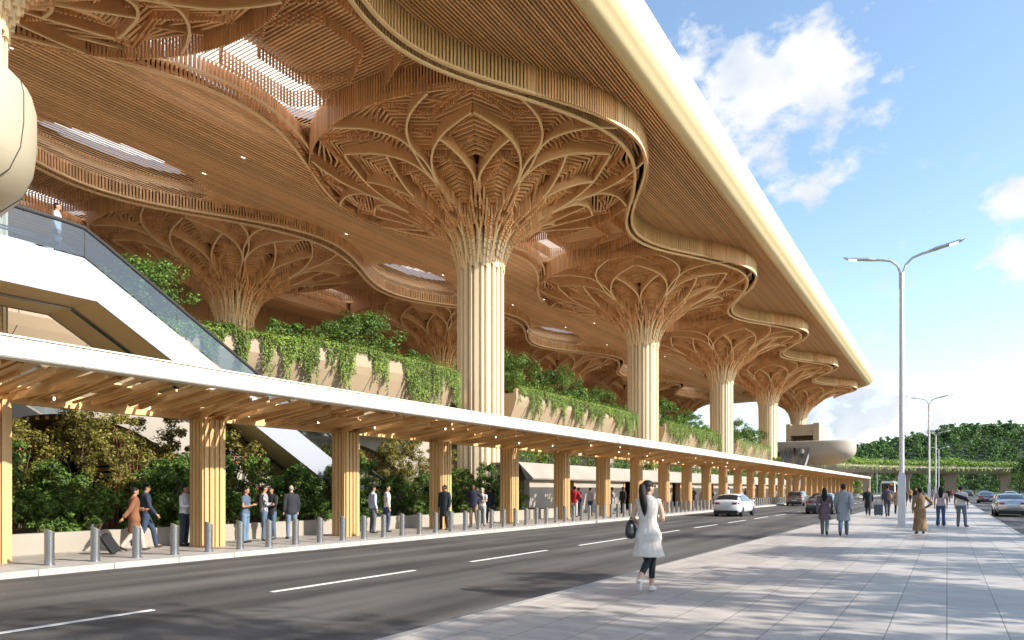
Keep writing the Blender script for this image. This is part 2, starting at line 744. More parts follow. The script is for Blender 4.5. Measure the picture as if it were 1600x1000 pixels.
SHAFTW = mat('collar_timber', (.80, .62, .40), .42, island=.12)


def make_tree_column():
    rnd = random.Random(3)
    root = empty('tree_column', (0, 0, 0), 0, 'x', 'tree column', 'timber tree columns carrying the terminal roof')
    b = MB()
    b.lathe([(1.30, -.1), (1.30, 17.0)], n=40)
    b.build('shaft_core', SHAFT, root, smooth=False)
    b = MB()
    n = 24
    for k in range(n):
        a = 2 * pi * (k + .5) / n
        w = .26 if k % 2 else .15
        r = 1.40 if k % 2 else 1.44
        b.post(r * cos(a), r * sin(a), -.1, 17.4, .22, w, a)
    b.build('shaft_fin', SHAFT, root)
    # stepped vertical battens of the collar, like organ pipes growing outwards and upwards
    b, bl = MB(), MB()
    r = 1.56
    ring = 0
    while r < 4.7:
        n = 48 if r < 2.35 else 96
        for k in range(n):
            a = 2 * pi * (k + .5) / n
            u = abs(((a / (2 * HG)) % 1.0) * 2 - 1)          # 0 at the middle of a double petal, 1 at its border
            if r > 2.1:
                d = min(abs(u - crom(r, *RIBS[0])), abs(u - crom(r, *RIBS[1])))
                if d * HG * r > (.50 if r < 2.8 else .22):
                    continue
            vv = abs(u - .5) * 2
            z0 = zprof(r) - .55 + (0, .10)[k % 2] + (1.0 * vv - .35) * (1 - smoothstep(2.0, 2.9, r))
            h = 2.3 - .45 * (r - 1.5)
            (bl if r < 1.95 else b).post(r * cos(a), r * sin(a), z0, z0 + h, .12, .15 if r < 2.35 else .12, a)
        r += .13
        ring += 1
    bl.build('collar_battens', SHAFTW, root)
    b.build('hanging_battens', WOOD, root)
    # bent ribs outlining the petals
    for g in range(NG):
        for sg in (1, -1):
            for xs_, ys_ in RIBS:
                b, e = MB(), MB()
                pts, z0, z1, ze = [], [], [], []
                m = 40 if xs_[-1] > 4 else 14
                for i in range(m):
                    r = xs_[0] + (xs_[-1] - xs_[0]) * i / (m - 1)
                    a = (2 * g + sg * crom(r, xs_, ys_)) * HG
                    pts.append((r * cos(a), r * sin(a)))
                    z0.append(zrib(r))
                    ze.append(zrib(r) - .05)
                    z1.append(zprof(r) + interp(r, [1.6, 3, 6, 10.7], [.75, .85, .80, .9]))
                b.ribbon(pts, z0, z1, .06)
                rb = b.build('rib', RIB, root)
    b = MB()
    for g in range(NG):
        for sg in (1, -1):
            for xs_, ys_ in RIBS:
                pts, z0, z1 = [], [], []
                m = 40 if xs_[-1] > 4 else 14
                for i in range(m):
                    r = xs_[0] + (xs_[-1] - xs_[0]) * i / (m - 1)
                    a = (2 * g + sg * crom(r, xs_, ys_)) * HG
                    pts.append((r * cos(a), r * sin(a)))
                    z0.append(zrib(r) - .06)
                    z1.append(zrib(r) + .03)
                b.ribbon(pts, z0, z1, .12)
    b.build('rib_edges', RIBL, root)
    # slats filling the petals: straight runs, bent where two fields meet
    b = MB()
    r = 2.05
    while r < 10.6:
        st = .22 if r < 4.6 else .27
        fl = smoothstep(9.2, 10.6, r)
        for k in range(4 * NG):
            rr = []
            for q in (k, k + 1):
                ph = q % 4
                if r < 5.4:
                    am = (-.12, .10, -.02, .10)[ph]
                else:
                    am = (.10, -.05, .06, -.05)[ph]
                rr.append(r * (1 + am * (1 - fl)))
            a0, a1 = k * HG / 2, (k + 1) * HG / 2
            z = zprof(r) + .34
            b.bar((rr[0] * cos(a0), rr[0] * sin(a0), z), (rr[1] * cos(a1), rr[1] * sin(a1), z), .11, .17)
        r += st
    b.build('petal_slats', WOOD, root)
    # drapes of vertical battens where the surface steps
    b = MB()
    def drape(p0, p1, dz, hh):
        n = max(2, int((p1 - p0).length / .165))
        an = atan2((p1 - p0).y, (p1 - p0).x)
        for i in range(n):
            p = p0.lerp(p1, (i + .5) / n)
            z = zprof(p.length)
            b.post(p.x, p.y, z + dz, z + hh, .085, .075, an)
    for r, hh, tier in ((3.0, .5, 0), (4.6, .55, 0), (6.2, .6, 1), (7.7, .65, 1), (9.3, .75, 1)):
        for k in range(4 * NG):
            rr = []
            for q in (k, k + 1):
                ph = q % 4
                am = ((-.16, .12, .04, .12), (.12, -.10, .08, -.10))[tier][ph]
                rr.append(r * (1 + am))
            a0, a1 = k * HG / 2, (k + 1) * HG / 2
            drape(Vector((rr[0] * cos(a0), rr[0] * sin(a0))), Vector((rr[1] * cos(a1), rr[1] * sin(a1))), -.02, hh)
            # a second row close behind gives the woven look
            f = 1.035
            drape(Vector((rr[0] * f * cos(a0), rr[0] * f * sin(a0))), Vector((rr[1] * f * cos(a1), rr[1] * f * sin(a1))), .08, hh)
    n = 400
    for k in range(n):
        a = 2 * pi * k / n
        b.post(10.85 * cos(a), 10.85 * sin(a), 21.72, 23.4, .09, .09, a)
    b.build('step_battens', WOOD, root)
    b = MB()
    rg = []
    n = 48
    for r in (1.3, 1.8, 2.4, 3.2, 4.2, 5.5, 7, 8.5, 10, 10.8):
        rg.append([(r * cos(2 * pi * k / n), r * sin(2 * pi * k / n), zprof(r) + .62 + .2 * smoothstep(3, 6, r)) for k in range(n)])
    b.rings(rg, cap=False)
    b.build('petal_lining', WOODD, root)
    return root


ROWX = [-26.0, -52.0, -78.0]
TY = [8.35 + 28.6 * k for k in range(0, 6)]
proto = make_tree_column()
RN = {0: 'front row', 1: 'second row behind the planters', 2: 'third row deep under the roof'}
row1_labels = [
    'giant fluted tree column at the left photo edge, its shaft running behind the rounded cream balcony',
    'largest whole timber tree column, full pale shaft just left of the photo centre',
    'pale timber tree column right of the biggest one, second whole shaft of the front row',
    'tree column between the second whole front shaft and the one beside it to the right, third whole shaft',
    'slender-looking fourth whole tree column of the front row, left of the far box kiosk',
    'farthest front-row tree column, its foot hidden by the beige box on the far balcony']
row2_labels = {
    1: 'brown tree column rising behind the big shrub and the glass escalator',
    2: 'second-row tree column half hidden behind the left side of the largest pale shaft',
    3: 'second-row tree column standing between the largest pale shaft and the next whole shaft',
    4: 'second-row tree column seen just left of the second whole front shaft',
    5: 'second-row tree column seen between the second and third whole front shafts'}
row3_labels = {
    2: 'deepest-row tree column between the left brown one and the largest shaft, only its crown showing',
    3: 'deepest-row tree column whose crown shows right of the largest shaft above the shrubs',
    4: 'deepest-row tree column whose crown shows left of the second whole front shaft',
    5: 'small deepest-row tree column framed between the second and third whole front shafts'}
first = True
for ri, X in enumerate(ROWX):
    for k, Y in enumerate(TY):
        if ri == 0:
            lab = row1_labels[k]
        elif ri == 1:
            lab = row2_labels.get(k)
        else:
            lab = row3_labels.get(k)
        if lab is None:
            continue
        if first:
            KID[proto.name] = [(c, []) for c in kids(proto)]
            o = proto
            o.location = (X, Y, 0)
            first = False
        else:
            o = copy_tree(proto, (X, Y, 0))
        # petals face the street slightly differently per column
        o.rotation_euler = (0, 0, radians(-57.5) - (HG * .5 if k in (2, 4) else 0))
        o['label'] = lab

# ================================================================== terminal roof
ZS = 22.05            # level of the soffit between the rows
ZO = 23.15            # outer soffit and the bays between the trees
roof = empty('terminal_roof', (-26, 8, 22), 0, 'vast timber-slatted terminal roof with glowing cream rounded edge and wavy bands', 'roof')
OFF = Vector((26, -8, -22))


def rbuild(b, name, m_, smooth=False, parent=None):
    """meshes are written in world coordinates; shift them to the roof's own origin"""
    o = b.build(name, m_, parent or roof, smooth)
    if parent is None:
        o.location = OFF
    return o


def wave(Y):
    return 8.15 + 2.75 * cos(2 * pi * (Y - TY[0]) / 28.6)


YA, YB = -22.0, 165.0
XE = -13.85            # inner line of the edge


def roof_xmax(Y):
    """edge of the soffit: straight, chamfered and rounded at the far end"""
    if Y < 156:
        return XE
    t = (Y - 156) / 9.0
    return XE - 7.0 * t ** 1.8


# skylights
SKY = []
for k in range(-1, 5):
    ym = TY[0] + 28.6 * (k + .5)
    SKY += [(-31.0, ym - 1.0, 2.6, 6.4), (-44.0, ym, 2.4, 5.6), (-58.0, ym, 2.2, 5.0), (-70.5, ym, 2.2, 5.0)]


def in_sky(x, y, m_=0.0):
    for sx_, sy_, ax, ay in SKY:
        if ((x - sx_) / (ax + m_)) ** 2 + ((y - sy_) / (ay + m_)) ** 2 < 1:
            return True
    return False


# long slats of the flat soffit
b = MB()
X = XE - .1
step = .185
while X > -90.5:
    def inside(Y):
        if X > roof_xmax(Y):
            return False
        for rx in ROWX:
            if abs(X - rx) < wave(Y) - .1:
                return False
        return True
    thin = False
    Y = YA
    st = None
    zs_ = ZO if X > -26 else ZS
    hw_ = .042 if X > -26 else .078
    while Y <= YB + .01:
        i = inside(Y) and Y < YB - .2
        tn = -48 < X < -40 and in_sky(X, Y, .4)
        if st is not None and tn != thin:
            hq = .03 if thin else hw_
            b.box(X - hq, X + hq, st, Y, zs_, zs_ + (.05 if thin else .15))
            st = Y if i else None
        thin = tn
        if i and st is None:
            st = Y
        if (not i) and st is not None:
            hq = .03 if thin else hw_
            b.box(X - hq, X + hq, st, Y, zs_, zs_ + (.05 if thin else .15))
            st = None
        Y += .4
    if st is not None:
        b.box(X - hw_, X + hw_, st, YB - .2, zs_, zs_ + .15)
    # coarser further in, where the photograph shows no single slat
    X -= step if X > -26 else .27
rbuild(b, 'soffit_slats', WOOD)

# cross slats in the bays between two trees of a row
b = MB()
for rx in ROWX:
    for k in range(-1, 6):
        ym = TY[0] + 28.6 * (k + .5)
        if k == 5:
            lim = (TY[5] + 9.5, YB - .5)
        else:
            lim = (ym - 13.5, ym + 13.5)
        Y = max(lim[0], YA)
        while Y < min(lim[1], YB):
            cuts = []
            w = wave(Y) - .25
            for sx_, sy_, ax, ay in SKY:
                if abs(sx_ - rx) < 12 and abs(Y - sy_) < ay:
                    hx_ = ax * sqrt(1 - ((Y - sy_) / ay) ** 2)
                    cuts.append((sx_ - hx_, sx_ + hx_))
            # leave out the discs of the tree heads
            dd = min(abs(Y - t) for t in [TY[0] - 28.6] + TY)
            inner = sqrt(max(10.6 ** 2 - dd ** 2, 0)) if dd < 10.6 else 0
            if inner < w:
                runs = [(rx - w, rx - inner), (rx + inner, rx + w)] if inner > 0 else [(rx - w, rx + w)]
                for c0, c1 in cuts:
                    nr = []
                    for q0, q1 in runs:
                        if c1 <= q0 or c0 >= q1:
                            nr.append((q0, q1))
                            continue
                        if c0 > q0:
                            nr.append((q0, c0))
                        if c1 < q1:
                            nr.append((c1, q1))
                        b.box(max(c0, q0), min(c1, q1), Y + .02, Y + .06, ZO + .05, ZO + .10)
                    runs = nr
                for q0, q1 in runs:
                    if q1 - q0 > .05:
                        b.box(q0, q1, Y, Y + .09, ZO + .03, ZO + .15)
            Y += .21
rbuild(b, 'bay_slats', WOOD)

# angular batten steps in the bays
b = MB()
for rx in ROWX:
    for k in range(0, 5):
        ym = TY[0] + 28.6 * (k + .5)
        for R_, sy_, zz in ((2.6, 1.0, -.55), (4.6, .95, -.75)):
            pr = None
            for i in range(7):
                a = 2 * pi * i / 6 + pi / 6
                p = Vector((rx + R_ * cos(a), ym + R_ * sy_ * sin(a)))
                if pr is not None:
                    n = int((p - pr).length / .2)
                    for j in range(n):
                        q = pr.lerp(p, (j + .5) / n)
                        b.post(q.x, q.y, ZO + zz, ZO + .1, .085, .085, atan2((p - pr).y, (p - pr).x))
                pr = p
        # blades joining the tree heads to the bands
        for sx_ in (-1, 1):
            for s2 in (-1, 1):
                pts = []
                for i in range(14):
                    t = i / 13
                    yy = ym + s2 * (4.2 + 8.5 * t)
                    xx = rx + sx_ * (2.2 + 4.6 * t + 1.1 * sin(pi * t) * s2 * sx_)
                    pts.append((xx, yy))
                b.ribbon(pts, ZO - 1.1, ZO + .1, .07)
rbuild(b, 'bay_steps', WOOD)

# wavy bands
for ri, rx in enumerate(ROWX):
    for sx_ in (1, -1):
        bb, br, bi = MB(), MB(), MB()
        Y = YA
        pts, pin = [], []
        # arc-length stepping
        prev = None
        while Y < YB - .4:
            w = wave(Y)
            dw = -2.75 * 2 * pi / 28.6 * sin(2 * pi * (Y - TY[0]) / 28.6)
            x = rx + sx_ * w
            ang = atan2(1, sx_ * dw)
            pts.append((x, Y))
            # inner band leaves a slit that opens round each tree
            gp = .42 + .38 * max(0, cos(2 * pi * (Y - TY[0]) / 28.6))
            pin.append((rx + sx_ * (w - gp), Y))
            if sx_ > 0:
                lip = 21.85 if ri == 0 else 21.25
                top = ZO + .1 if ri == 0 else ZS + .1
                bb.post(x, Y, lip, top, .12, .11, ang)
                bb.post(rx + sx_ * (w - gp - .05), Y + .1, lip - .15, lip + .75, .10, .10, ang)
            else:
                lip = ZS - .12
                top = ZO + .15
                bb.post(x, Y, lip, top, .12, .11, ang)
                bb.post(rx + sx_ * (w - gp * .7), Y + .1, lip + .35, top, .10, .10, ang)
            Y += .205 / sqrt(1 + dw * dw)
        sub = pts[::3]
        subi = pin[::3]
        if sx_ > 0:
            br.ribbon(sub, lip - .10, lip + .02, .17)
            br.ribbon([(x, y) for x, y in subi], lip - .26, lip - .13, .15)
            br.ribbon([(x - .12, y) for x, y in subi], lip - .2, ZO + .1, .03)
            bd = MB()
            bd.ribbon([(x - .10, y) for x, y in sub], lip + .25, top + .4, .02)
            rbuild(bd, 'band_backing', WOODD)
        else:
            br.ribbon(sub, lip - .08, lip + .04, .16)
            br.ribbon([(x + .3, y) for x, y in subi], lip + .25, lip + .36, .12)
        rbuild(bb, 'band_battens', WOODL if (ri == 0 and sx_ == 1) else WOOD)
        rbuild(br, 'wavy_band', RIBL)

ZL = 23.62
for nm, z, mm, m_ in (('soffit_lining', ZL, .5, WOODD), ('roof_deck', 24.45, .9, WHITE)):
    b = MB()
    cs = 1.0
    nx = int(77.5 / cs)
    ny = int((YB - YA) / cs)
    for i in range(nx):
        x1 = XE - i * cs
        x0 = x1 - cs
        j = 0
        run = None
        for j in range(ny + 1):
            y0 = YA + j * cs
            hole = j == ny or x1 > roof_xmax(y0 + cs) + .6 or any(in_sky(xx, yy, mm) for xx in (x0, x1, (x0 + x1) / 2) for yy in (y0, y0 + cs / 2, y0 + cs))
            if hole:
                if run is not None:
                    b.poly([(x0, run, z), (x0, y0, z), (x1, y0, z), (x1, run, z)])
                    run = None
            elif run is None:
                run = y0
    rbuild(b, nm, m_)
TRANS = bpy.data.materials.new("skylight_membrane")
TRANS.use_nodes = True
t_ = TRANS.node_tree
for n_ in list(t_.nodes):
    t_.nodes.remove(n_)
o_ = t_.nodes.new("ShaderNodeOutputMaterial")
tr_ = t_.nodes.new("ShaderNodeBsdfTranslucent")
tr_.inputs[0].default_value = (.95, .93, .88, 1)
t_.links.new(tr_.outputs[0], o_.inputs[0])
for sx_, sy_, ax, ay in SKY:
    n = 36
    b = MB()
    el = lambda m2, z: [(sx_ + (ax + m2) * cos(2 * pi * q / n), sy_ + (ay + m2) * sin(2 * pi * q / n), z) for q in range(n)]
    b.poly(el(.9, 24.52))
    fr = rbuild(b, 'skylight', TRANS)
    b = MB()
    b.rings([el(.9, 24.51), el(.02, ZL - .02)], cap=False)
    o = b.build('skylight_surround', WHITE, fr)
    b = MB()
    b.rings([el(1.8, ZL - .02), el(.02, ZL - .02)], cap=False)
    o = b.build('skylight_frame', WOODD, fr)

# small ceiling lamps in the long soffit between the rows
b = MB()
for k in range(0, 9):
    y = 14 + k * 12.4
    for x in (-36.5, -40.5):
        b.box(x - .03, x + .03, y, y + .26, ZS - .012, ZS - .004)
rbuild(b, 'ceiling_lights', LAMPW)

# rounded glowing edge: profile swept along the perimeter
prof = [(0, 23.3), (.03, 23.06), (.45, 23.04), (.72, 23.16), (.80, 23.30), (1.0, 23.45), (1.26, 23.75), (1.42, 24.15), (1.50, 24.6), (1.48, 25.1), (1.38, 25.5), (1.1, 25.85), (.7, 26.0), (.0, 26.05)]
path = [(XE, YA - 25), (XE, 60)] + [(XE, y) for y in (100, 140, 150, 156)]
for i in range(1, 13):
    t = i / 12
    path.append((XE - 7.0 * t ** 1.8 - (1.5 * max(0, t - .8) * 5 if t > .8 else 0), 156 + 9.0 * (t if t < .9 else .9 + (t - .9) * .9)))
path += [(-26, 165.4), (-50, 165.6), (-91, 165.6)]
rg = []
for i, (x, y) in enumerate(path):
    a = path[max(i - 1, 0)]
    c_ = path[min(i + 1, len(path) - 1)]
    dx, dy = c_[0] - a[0], c_[1] - a[1]
    l = sqrt(dx * dx + dy * dy)
    nx_, ny_ = dy / l, -dx / l
    rg.append([(x + nx_ * o2, y + ny_ * o2, z) for o2, z in prof])
b = MB()
b.rings(rg, cap=False)
e = rbuild(b, 'roof_edge', CREAM, smooth=True)
b = MB()
b.box(-91, -90.6, YA, YB, ZS, 26.0)
rbuild(b, 'roof_side', CREAM)

# ================================================================== terminal building (deck, back wall, arches)
tb = empty('terminal_building', (-60, 60, 0), 0, 'terminal building with brown panelled upper wall and concrete arched base behind the planting', 'building')


def tbuild(b, name, m_, smooth=False):
    o = b.build(name, m_, tb, smooth)
    o.location = (60, -60, 0)
    return o


PANEL = mat("brown_wall_panel", (.50, .29, .155), .5, island=.05, var=.06)
b = MB()
b.box(-64, -27.2, -20, 140, 7.3, 8.2)
tbuild(b, 'upper_deck', mat('pale_floor', (.60, .55, .48), .4))
b = MB()
y = -20.0
while y < 150:
    b.box(-64.3, -64.0, y + .02, y + 2.36, 8.2, 22.0)
    y += 2.4
tbuild(b, 'wall_panel', PANEL)
b = MB()
b.box(-64.8, -64.35, -20, 150, 0, 22.0)
tbuild(b, 'back_wall', WOODD)
# glazed strip and doors at the back
for y in range(-10, 150, 12):
    b = MB()
    b.box(-63.98, -63.9, y, y + 6, 8.2, 11.4)
    tbuild(b, 'entrance_door', CARGLASS)
# ground floor arches
b = MB()
def archz(Y):
    best = 0.0
    for c_, h_ in ((13.0, 4.5), (27.5, 4.2)):
        best = max(best, h_ - .085 * (Y - c_) ** 2)
    return best
Ys = [-20 + .5 * i for i in range(0, 113)]
for i in range(len(Ys) - 1):
    z0, z1 = archz(Ys[i]), archz(Ys[i + 1])
    y0, y1 = Ys[i], Ys[i + 1]
    for x, fl in ((-28.3, 1), (-28.8, -1)):
        b.poly([(x, y0, z0), (x, y1, z1), (x, y1, 7.3), (x, y0, 7.3)])
    b.poly([(-28.3, y0, z0), (-28.8, y0, z0), (-28.8, y1, z1), (-28.3, y1, z1)])
b.box(-28.8, -28.3, 36.0, 140, 0, 7.3)
tbuild(b, 'arched_wall', CONC)
for ca_ in (13.0, 27.5):
    b = MB()
    for Yi in range(-16, 108):
        Y = Yi * .33 + .1
        if abs(Y - ca_) < 6.6 and archz(Y) > 2.2:
            b.box(-37, -28.8, Y, Y + .12, archz(Y) - .16, archz(Y))
    tbuild(b, 'vault_slats', WOOD)
b = MB()
b.box(-40.2, -40, -20, 140, -.1, 7.3)
tbuild(b, 'inner_wall', WOODD)

# ================================================================== planter balconies
def planter(name, ya, yb, xfun, label, g):
    b = MB()
    n = 26
    rg = []
    for i in range(n + 1):
        t = i / n
        # rounded ends
        Y = ya + (yb - ya) * t
        endin = 0.0
        d = min((Y - ya), (yb - Y))
        if yb - Y < 2.0:
            endin = 2.2 * (1 - sqrt(max(0, 1 - (1 - (yb - Y) / 2.0) ** 2)))
        x = xfun(Y) - endin
        rg.append([(x - 3.2 + endin, Y, 5.05), (x - 1.35, Y, 5.0), (x - .95, Y, 5.15), (x - .12, Y, 7.3), (x, Y, 7.7), (x, Y, 8.4), (x - .22, Y, 8.4), (x - .25, Y, 8.1), (x - 3.2 + endin, Y, 8.1)])
    b.rings(rg)
    # seams between the cladding panels stay in the same mesh, as a second material
    b.cur = 1
    Y = ya + 1.5
    while Y < yb - 2.2:
        x = xfun(Y)
        b.bar((x - .93, Y - .7, 5.17), (x - .105, Y, 7.3), .02, .012)
        b.bar((x + .002, Y, 7.7), (x + .002, Y, 8.39), .012, .02, (0, 1, 0))
        Y += 2.4
    o = b.build(name, [CONCW, WOODD], None, False)
    fix_normals(o.data)
    tag(o, label, 'planter', g)
    return o


def px1(Y):
    return -26.95 + 2.7 * smoothstep(15, 25, Y)


PG = 'concrete planter balconies along the upper level'
PLANTERS = [(2.0, 33.4, px1), (38.6, 61.2, lambda Y: -24.25), (67.2, 89.0, lambda Y: -24.25), (95.8, 118.0, lambda Y: -24.25)]
plabs = ['long tan planter balcony beside the escalator, left of the largest shaft',
         'tan planter balcony between the largest shaft and the second whole shaft',
         'planter balcony between the second and third whole shafts, overgrown with vines',
         'small-looking planter balcony between the third and fourth whole shafts']
for (ya, yb, f), l in zip(PLANTERS, plabs):
    planter('planter_balcony', ya, yb, f, l, PG)

# ================================================================== kiosk wall behind the bus canopy
kw = empty('concrete_pavilion', (-22, 40, 0), 0, 'low concrete pavilion with sloping roof face and openings behind the canopy columns', 'pavilion')
b = MB()
yy = 36.4
spans = []
while yy < 119:
    spans.append((yy, min(yy + 11.2, 119)))
    yy += 11.2
for y0, y1 in spans:
    # pier, opening, pier
    b.box(-22.3, -21.9, y0, y0 + 3.4, 0, 2.25)
    b.box(-22.3, -21.9, y0 + 6.2, y1, 0, 2.25)
b.box(-25.0, -24.6, 36.4, 119, 0, 3.3)
o = b.build('wall', CONC, kw)
o.location = (22, -40, 0)
b = MB()
b.rings([[(-21.55, y, 2.25), (-21.5, y, 2.33), (-22.6, y, 3.35), (-25.0, y, 3.35), (-25, y, 3.2), (-22.5, y, 3.2), (-22.0, y, 2.25)] for y in (36.2, 119.2)])
o = b.build('sloping_roof', CONC, kw)
fix_normals(o.data)
o.location = (22, -40, 0)
for y0, y1 in spans:
    for ya_ in (3.45, 5.95):
        b = MB()
        b.box(-22.34, -21.86, y0 + ya_, y0 + ya_ + .2, 0, 2.2)
        o = b.build('door_post', PANEL, kw)
        o.location = (22, -40, 0)
    b = MB()
    b.box(-24.58, -24.5, y0 + 3.6, y0 + 6.0, .9, 1.9)
    o = b.build('rear_panel', PANEL, kw)
    o.location = (22, -40, 0)

# low planting wall along the pavement
b = MB()
b.box(-19.5, -19.2, -20, 35.5, -.1, .52)
b.box(-22.0, -19.5, 35.2, 35.5, -.1, .52)
tag(b.build('planting_wall', CONC), 'low concrete planting wall behind the canopy columns holding back shrubs', 'wall')
b = MB()
b.box(-28.3, -19.5, -20, 35.2, -.28, .42)
tag(b.build('planting_bed', SOIL), kind='structure')
b = MB()
b.box(-26.6, -19.2, 35.5, 226, -.271, -.004)
tag(b.build('rear_pavement', MATS['grey_paving']), kind='structure')

# ================================================================== bus canopy
canopy = empty('bus_canopy', (-16, 0, 0), 0, 'long low larch bus canopy with white fascia running along the kerb', 'canopy')
CY0, CY1 = -8.0, 171.0


def cbuild(b, name, m_, parent=None):
    o = b.build(name, m_, parent or canopy)
    if parent is None:
        o.location = (16, 0, 0)
    return o


XF, XB = -14.35, -18.15
def cz(x):       # underside level across the canopy
    t = (x - XB) / (XF - XB)
    return 3.66 + .42 * t ** 1.3


FASC = mat("white_fascia", (.84, .80, .72), .35)
y = CY0
k = 0
b = MB()
while y < CY1:
    y2 = min(y + 7.4, CY1)
    b.rings([[(XF, q, 4.02), (XF + .035, q, 4.05), (XF + .035, q, 4.36), (XF, q, 4.40), (XF - .30, q, 4.40), (XF - .30, q, 4.02)] for q in (y + .012, y2 - .012)])
    b.cur = 1
    b.box(XF - .02, XF + .02, y2 - .02, y2 + .02, 4.03, 4.39)
    b.cur = 0
    y = y2
o = cbuild(b, 'fascia', [FASC, STEELD])
fix_normals(o.data)
b = MB()
b.box(XF - .34, XF + .06, CY0, CY1, 4.405, 4.43)
cbuild(b, 'fascia_capping', FASC)
# back beam
b = MB()
b.box(XB - .12, XB + .12, CY0, CY1, 3.60, 3.90)
cbuild(b, 'back_beam', CWOOD)
# boards and layered planks
rnd = random.Random(11)
b = MB()
y = CY0
while y < CY1:
    w = .36
    # split each row of boards into lengths, some missing (sky shows through)
    x = XB + .12
    while x < XF - .3:
        L_ = rnd.uniform(.5, 1.5)
        x2 = min(x + L_, XF - .3)
        if rnd.random() > (.27 if y < 70 else .12):
            za, zb = cz(x) + .16, cz(x2) + .16
            b.bar((x, y + w / 2, za), (x2 - .01, y + w / 2, zb), w - .015, .04)
        x = x2
    y += w
cbuild(b, 'roof_boards', CWOOD)
b = MB()
y = CY0
while y < CY1:
    x = XB + .12 + rnd.uniform(0, .5)
    x2 = min(x + rnd.uniform(1.4, 3.2), XF - .32)
    h = rnd.choice((.06, .10, .14))
    dz = rnd.uniform(-.02, .05)
    b.bar((x, y, cz(x) + .06 + dz), (x2, y + rnd.uniform(-.12, .12), cz(x2) + .06 + dz), rnd.choice((.05, .07, .10)), h)
    y += rnd.uniform(.13, .24) if y < 60 else .4
cbuild(b, 'under_planks', CWOOD)
for s_ in (-1, 1):
    b = MB()
    pts = [(XB + .1, s_ * .16, 3.56), (XB + .9, s_ * .42, 3.70), (XB + 2.0, s_ * .72, 3.86), (XF - .31, s_ * .95, 4.0)]
    for p, q in zip(pts[:-1], pts[1:]):
        b.bar(p, q, .07, .15)
    bm_ = b.mesh('cantilever_beam', CWOOD)
    for k in range(33):
        o = bpy.data.objects.new('cantilever_beam', bm_)
        COL.objects.link(o)
        o.parent = canopy
        o.location = (16, 11.76 - 5.31 * 3 + 5.31 * k, 0)
b = MB()
b.lathe([(.022, -.02), (.022, .05)], 0, 0, 8)
dl = b.mesh('downlight', LAMPW)
for k in range(26):
    Y = 5 + 2.45 * k + rnd.uniform(-.6, .6)
    X = rnd.uniform(-17.4, -15.2)
    o = bpy.data.objects.new('downlight', dl)
    COL.objects.link(o)
    o.parent = canopy
    o.location = (16 + X, Y, cz(X) - .02)
# canopy column: a bundle of boards
b = MB()
w_ = [(-.33, .05, .13), (-.24, .0, .08), (-.15, .06, .12), (-.05, .02, .10), (.05, .07, .12), (.15, .01, .09), (.24, .06, .12), (.33, .02, .09)]
for off, dep, w in w_:
    for sg in (1, -1):
        b.box(-.02 if sg < 0 else 0.012, 0, 0, .001, 0, .001) if False else None
        x0, x1 = (0.008, .28 + dep) if sg > 0 else (-.28 - dep, -.008)
        b.box(x0, x1, off - w / 2, off + w / 2, 0, 3.60)
for off, dep, w in w_[::2]:
    for sg in (1, -1):
        b.box(off * .85 - w / 2, off * .85 + w / 2, (.405 + dep * .25) * sg - .03, (.405 + dep * .25) * sg + .03, 0, 3.60)
cm = b.mesh('canopy_column', CWOODP)
for k in range(33):
    Y = 11.76 - 5.31 * 3 + 5.31 * k
    o = bpy.data.objects.new('canopy_column', cm)
    COL.objects.link(o)
    o.parent = canopy
    o.location = (16 - 17.75, Y, 0)
    o.scale = (1.0, .8, 1)

# ================================================================== balconies (boat-shaped concrete) and escalators
def hull(name, x0, x1, y0, y1, zt, zb, label, m_):
    """rounded-plan balcony, upright rim, underside tapering inwards"""
    b = MB()
    n = 72

    def plan(inset, z):
        cx, cy = (x0 + x1) / 2, (y0 + y1) / 2
        hx, hy = (x1 - x0) / 2 - inset, (y1 - y0) / 2 - inset
        r = min(hx, hy) * .98
        p = []
        for k in range(n):
            a = 2 * pi * k / n
            e_ = 3.2
            c_, s_ = cos(a), sin(a)
            p.append((cx + math.copysign(abs(c_) ** (2 / e_), c_) * hx, cy + math.copysign(abs(s_) ** (2 / e_), s_) * hy, z))
        return p
    prof = [(3.6, zb), (3.2, zb + .02), (2.6, zb + .25), (1.4, zb + .95), (.6, zb + 1.45), (.22, zb + 1.85), (.05, zb + 2.3), (0, zb + 2.8),
            (0, zt - .35), (.05, zt - .12), (.16, zt), (.36, zt), (.36, zt - 1.1)]
    b.rings([plan(i, z) for i, z in prof])
    o = b.build(name, m_, None, True)
    fix_normals(o.data)
    tag(o, label, 'balcony')
    return o, plan, prof


h1, h1_plan, h1_prof = hull('boat_balcony', -24.3, -14.6, -3.0, 7.25, 9.9, 6.15, 'rounded cream concrete balcony end bulging in at the top left edge', mat('cream_concrete', (.47, .42, .31), .5, var=.05, nscale=.4))
h2, _p, _q = hull('boat_balcony', -32, -13.9, 133.5, 142.5, 10.5, 6.2, 'boat-shaped concrete balcony with painted-in shade at the far end of the canopy', mat('shaded_cream_concrete', (.36, .33, .285), .65, var=.08, nscale=.4))  # near balcony's concrete with the shaded side put into a darker colour
b = MB()
for z in (8.4,):
    pass
for k in (9, 14):
    b = MB()
    b.tube([h1_plan(i - .004, z)[k] for i, z in h1_prof[2:11]], .011, 6)
    b.build('panel_joint', BLACK, h1)
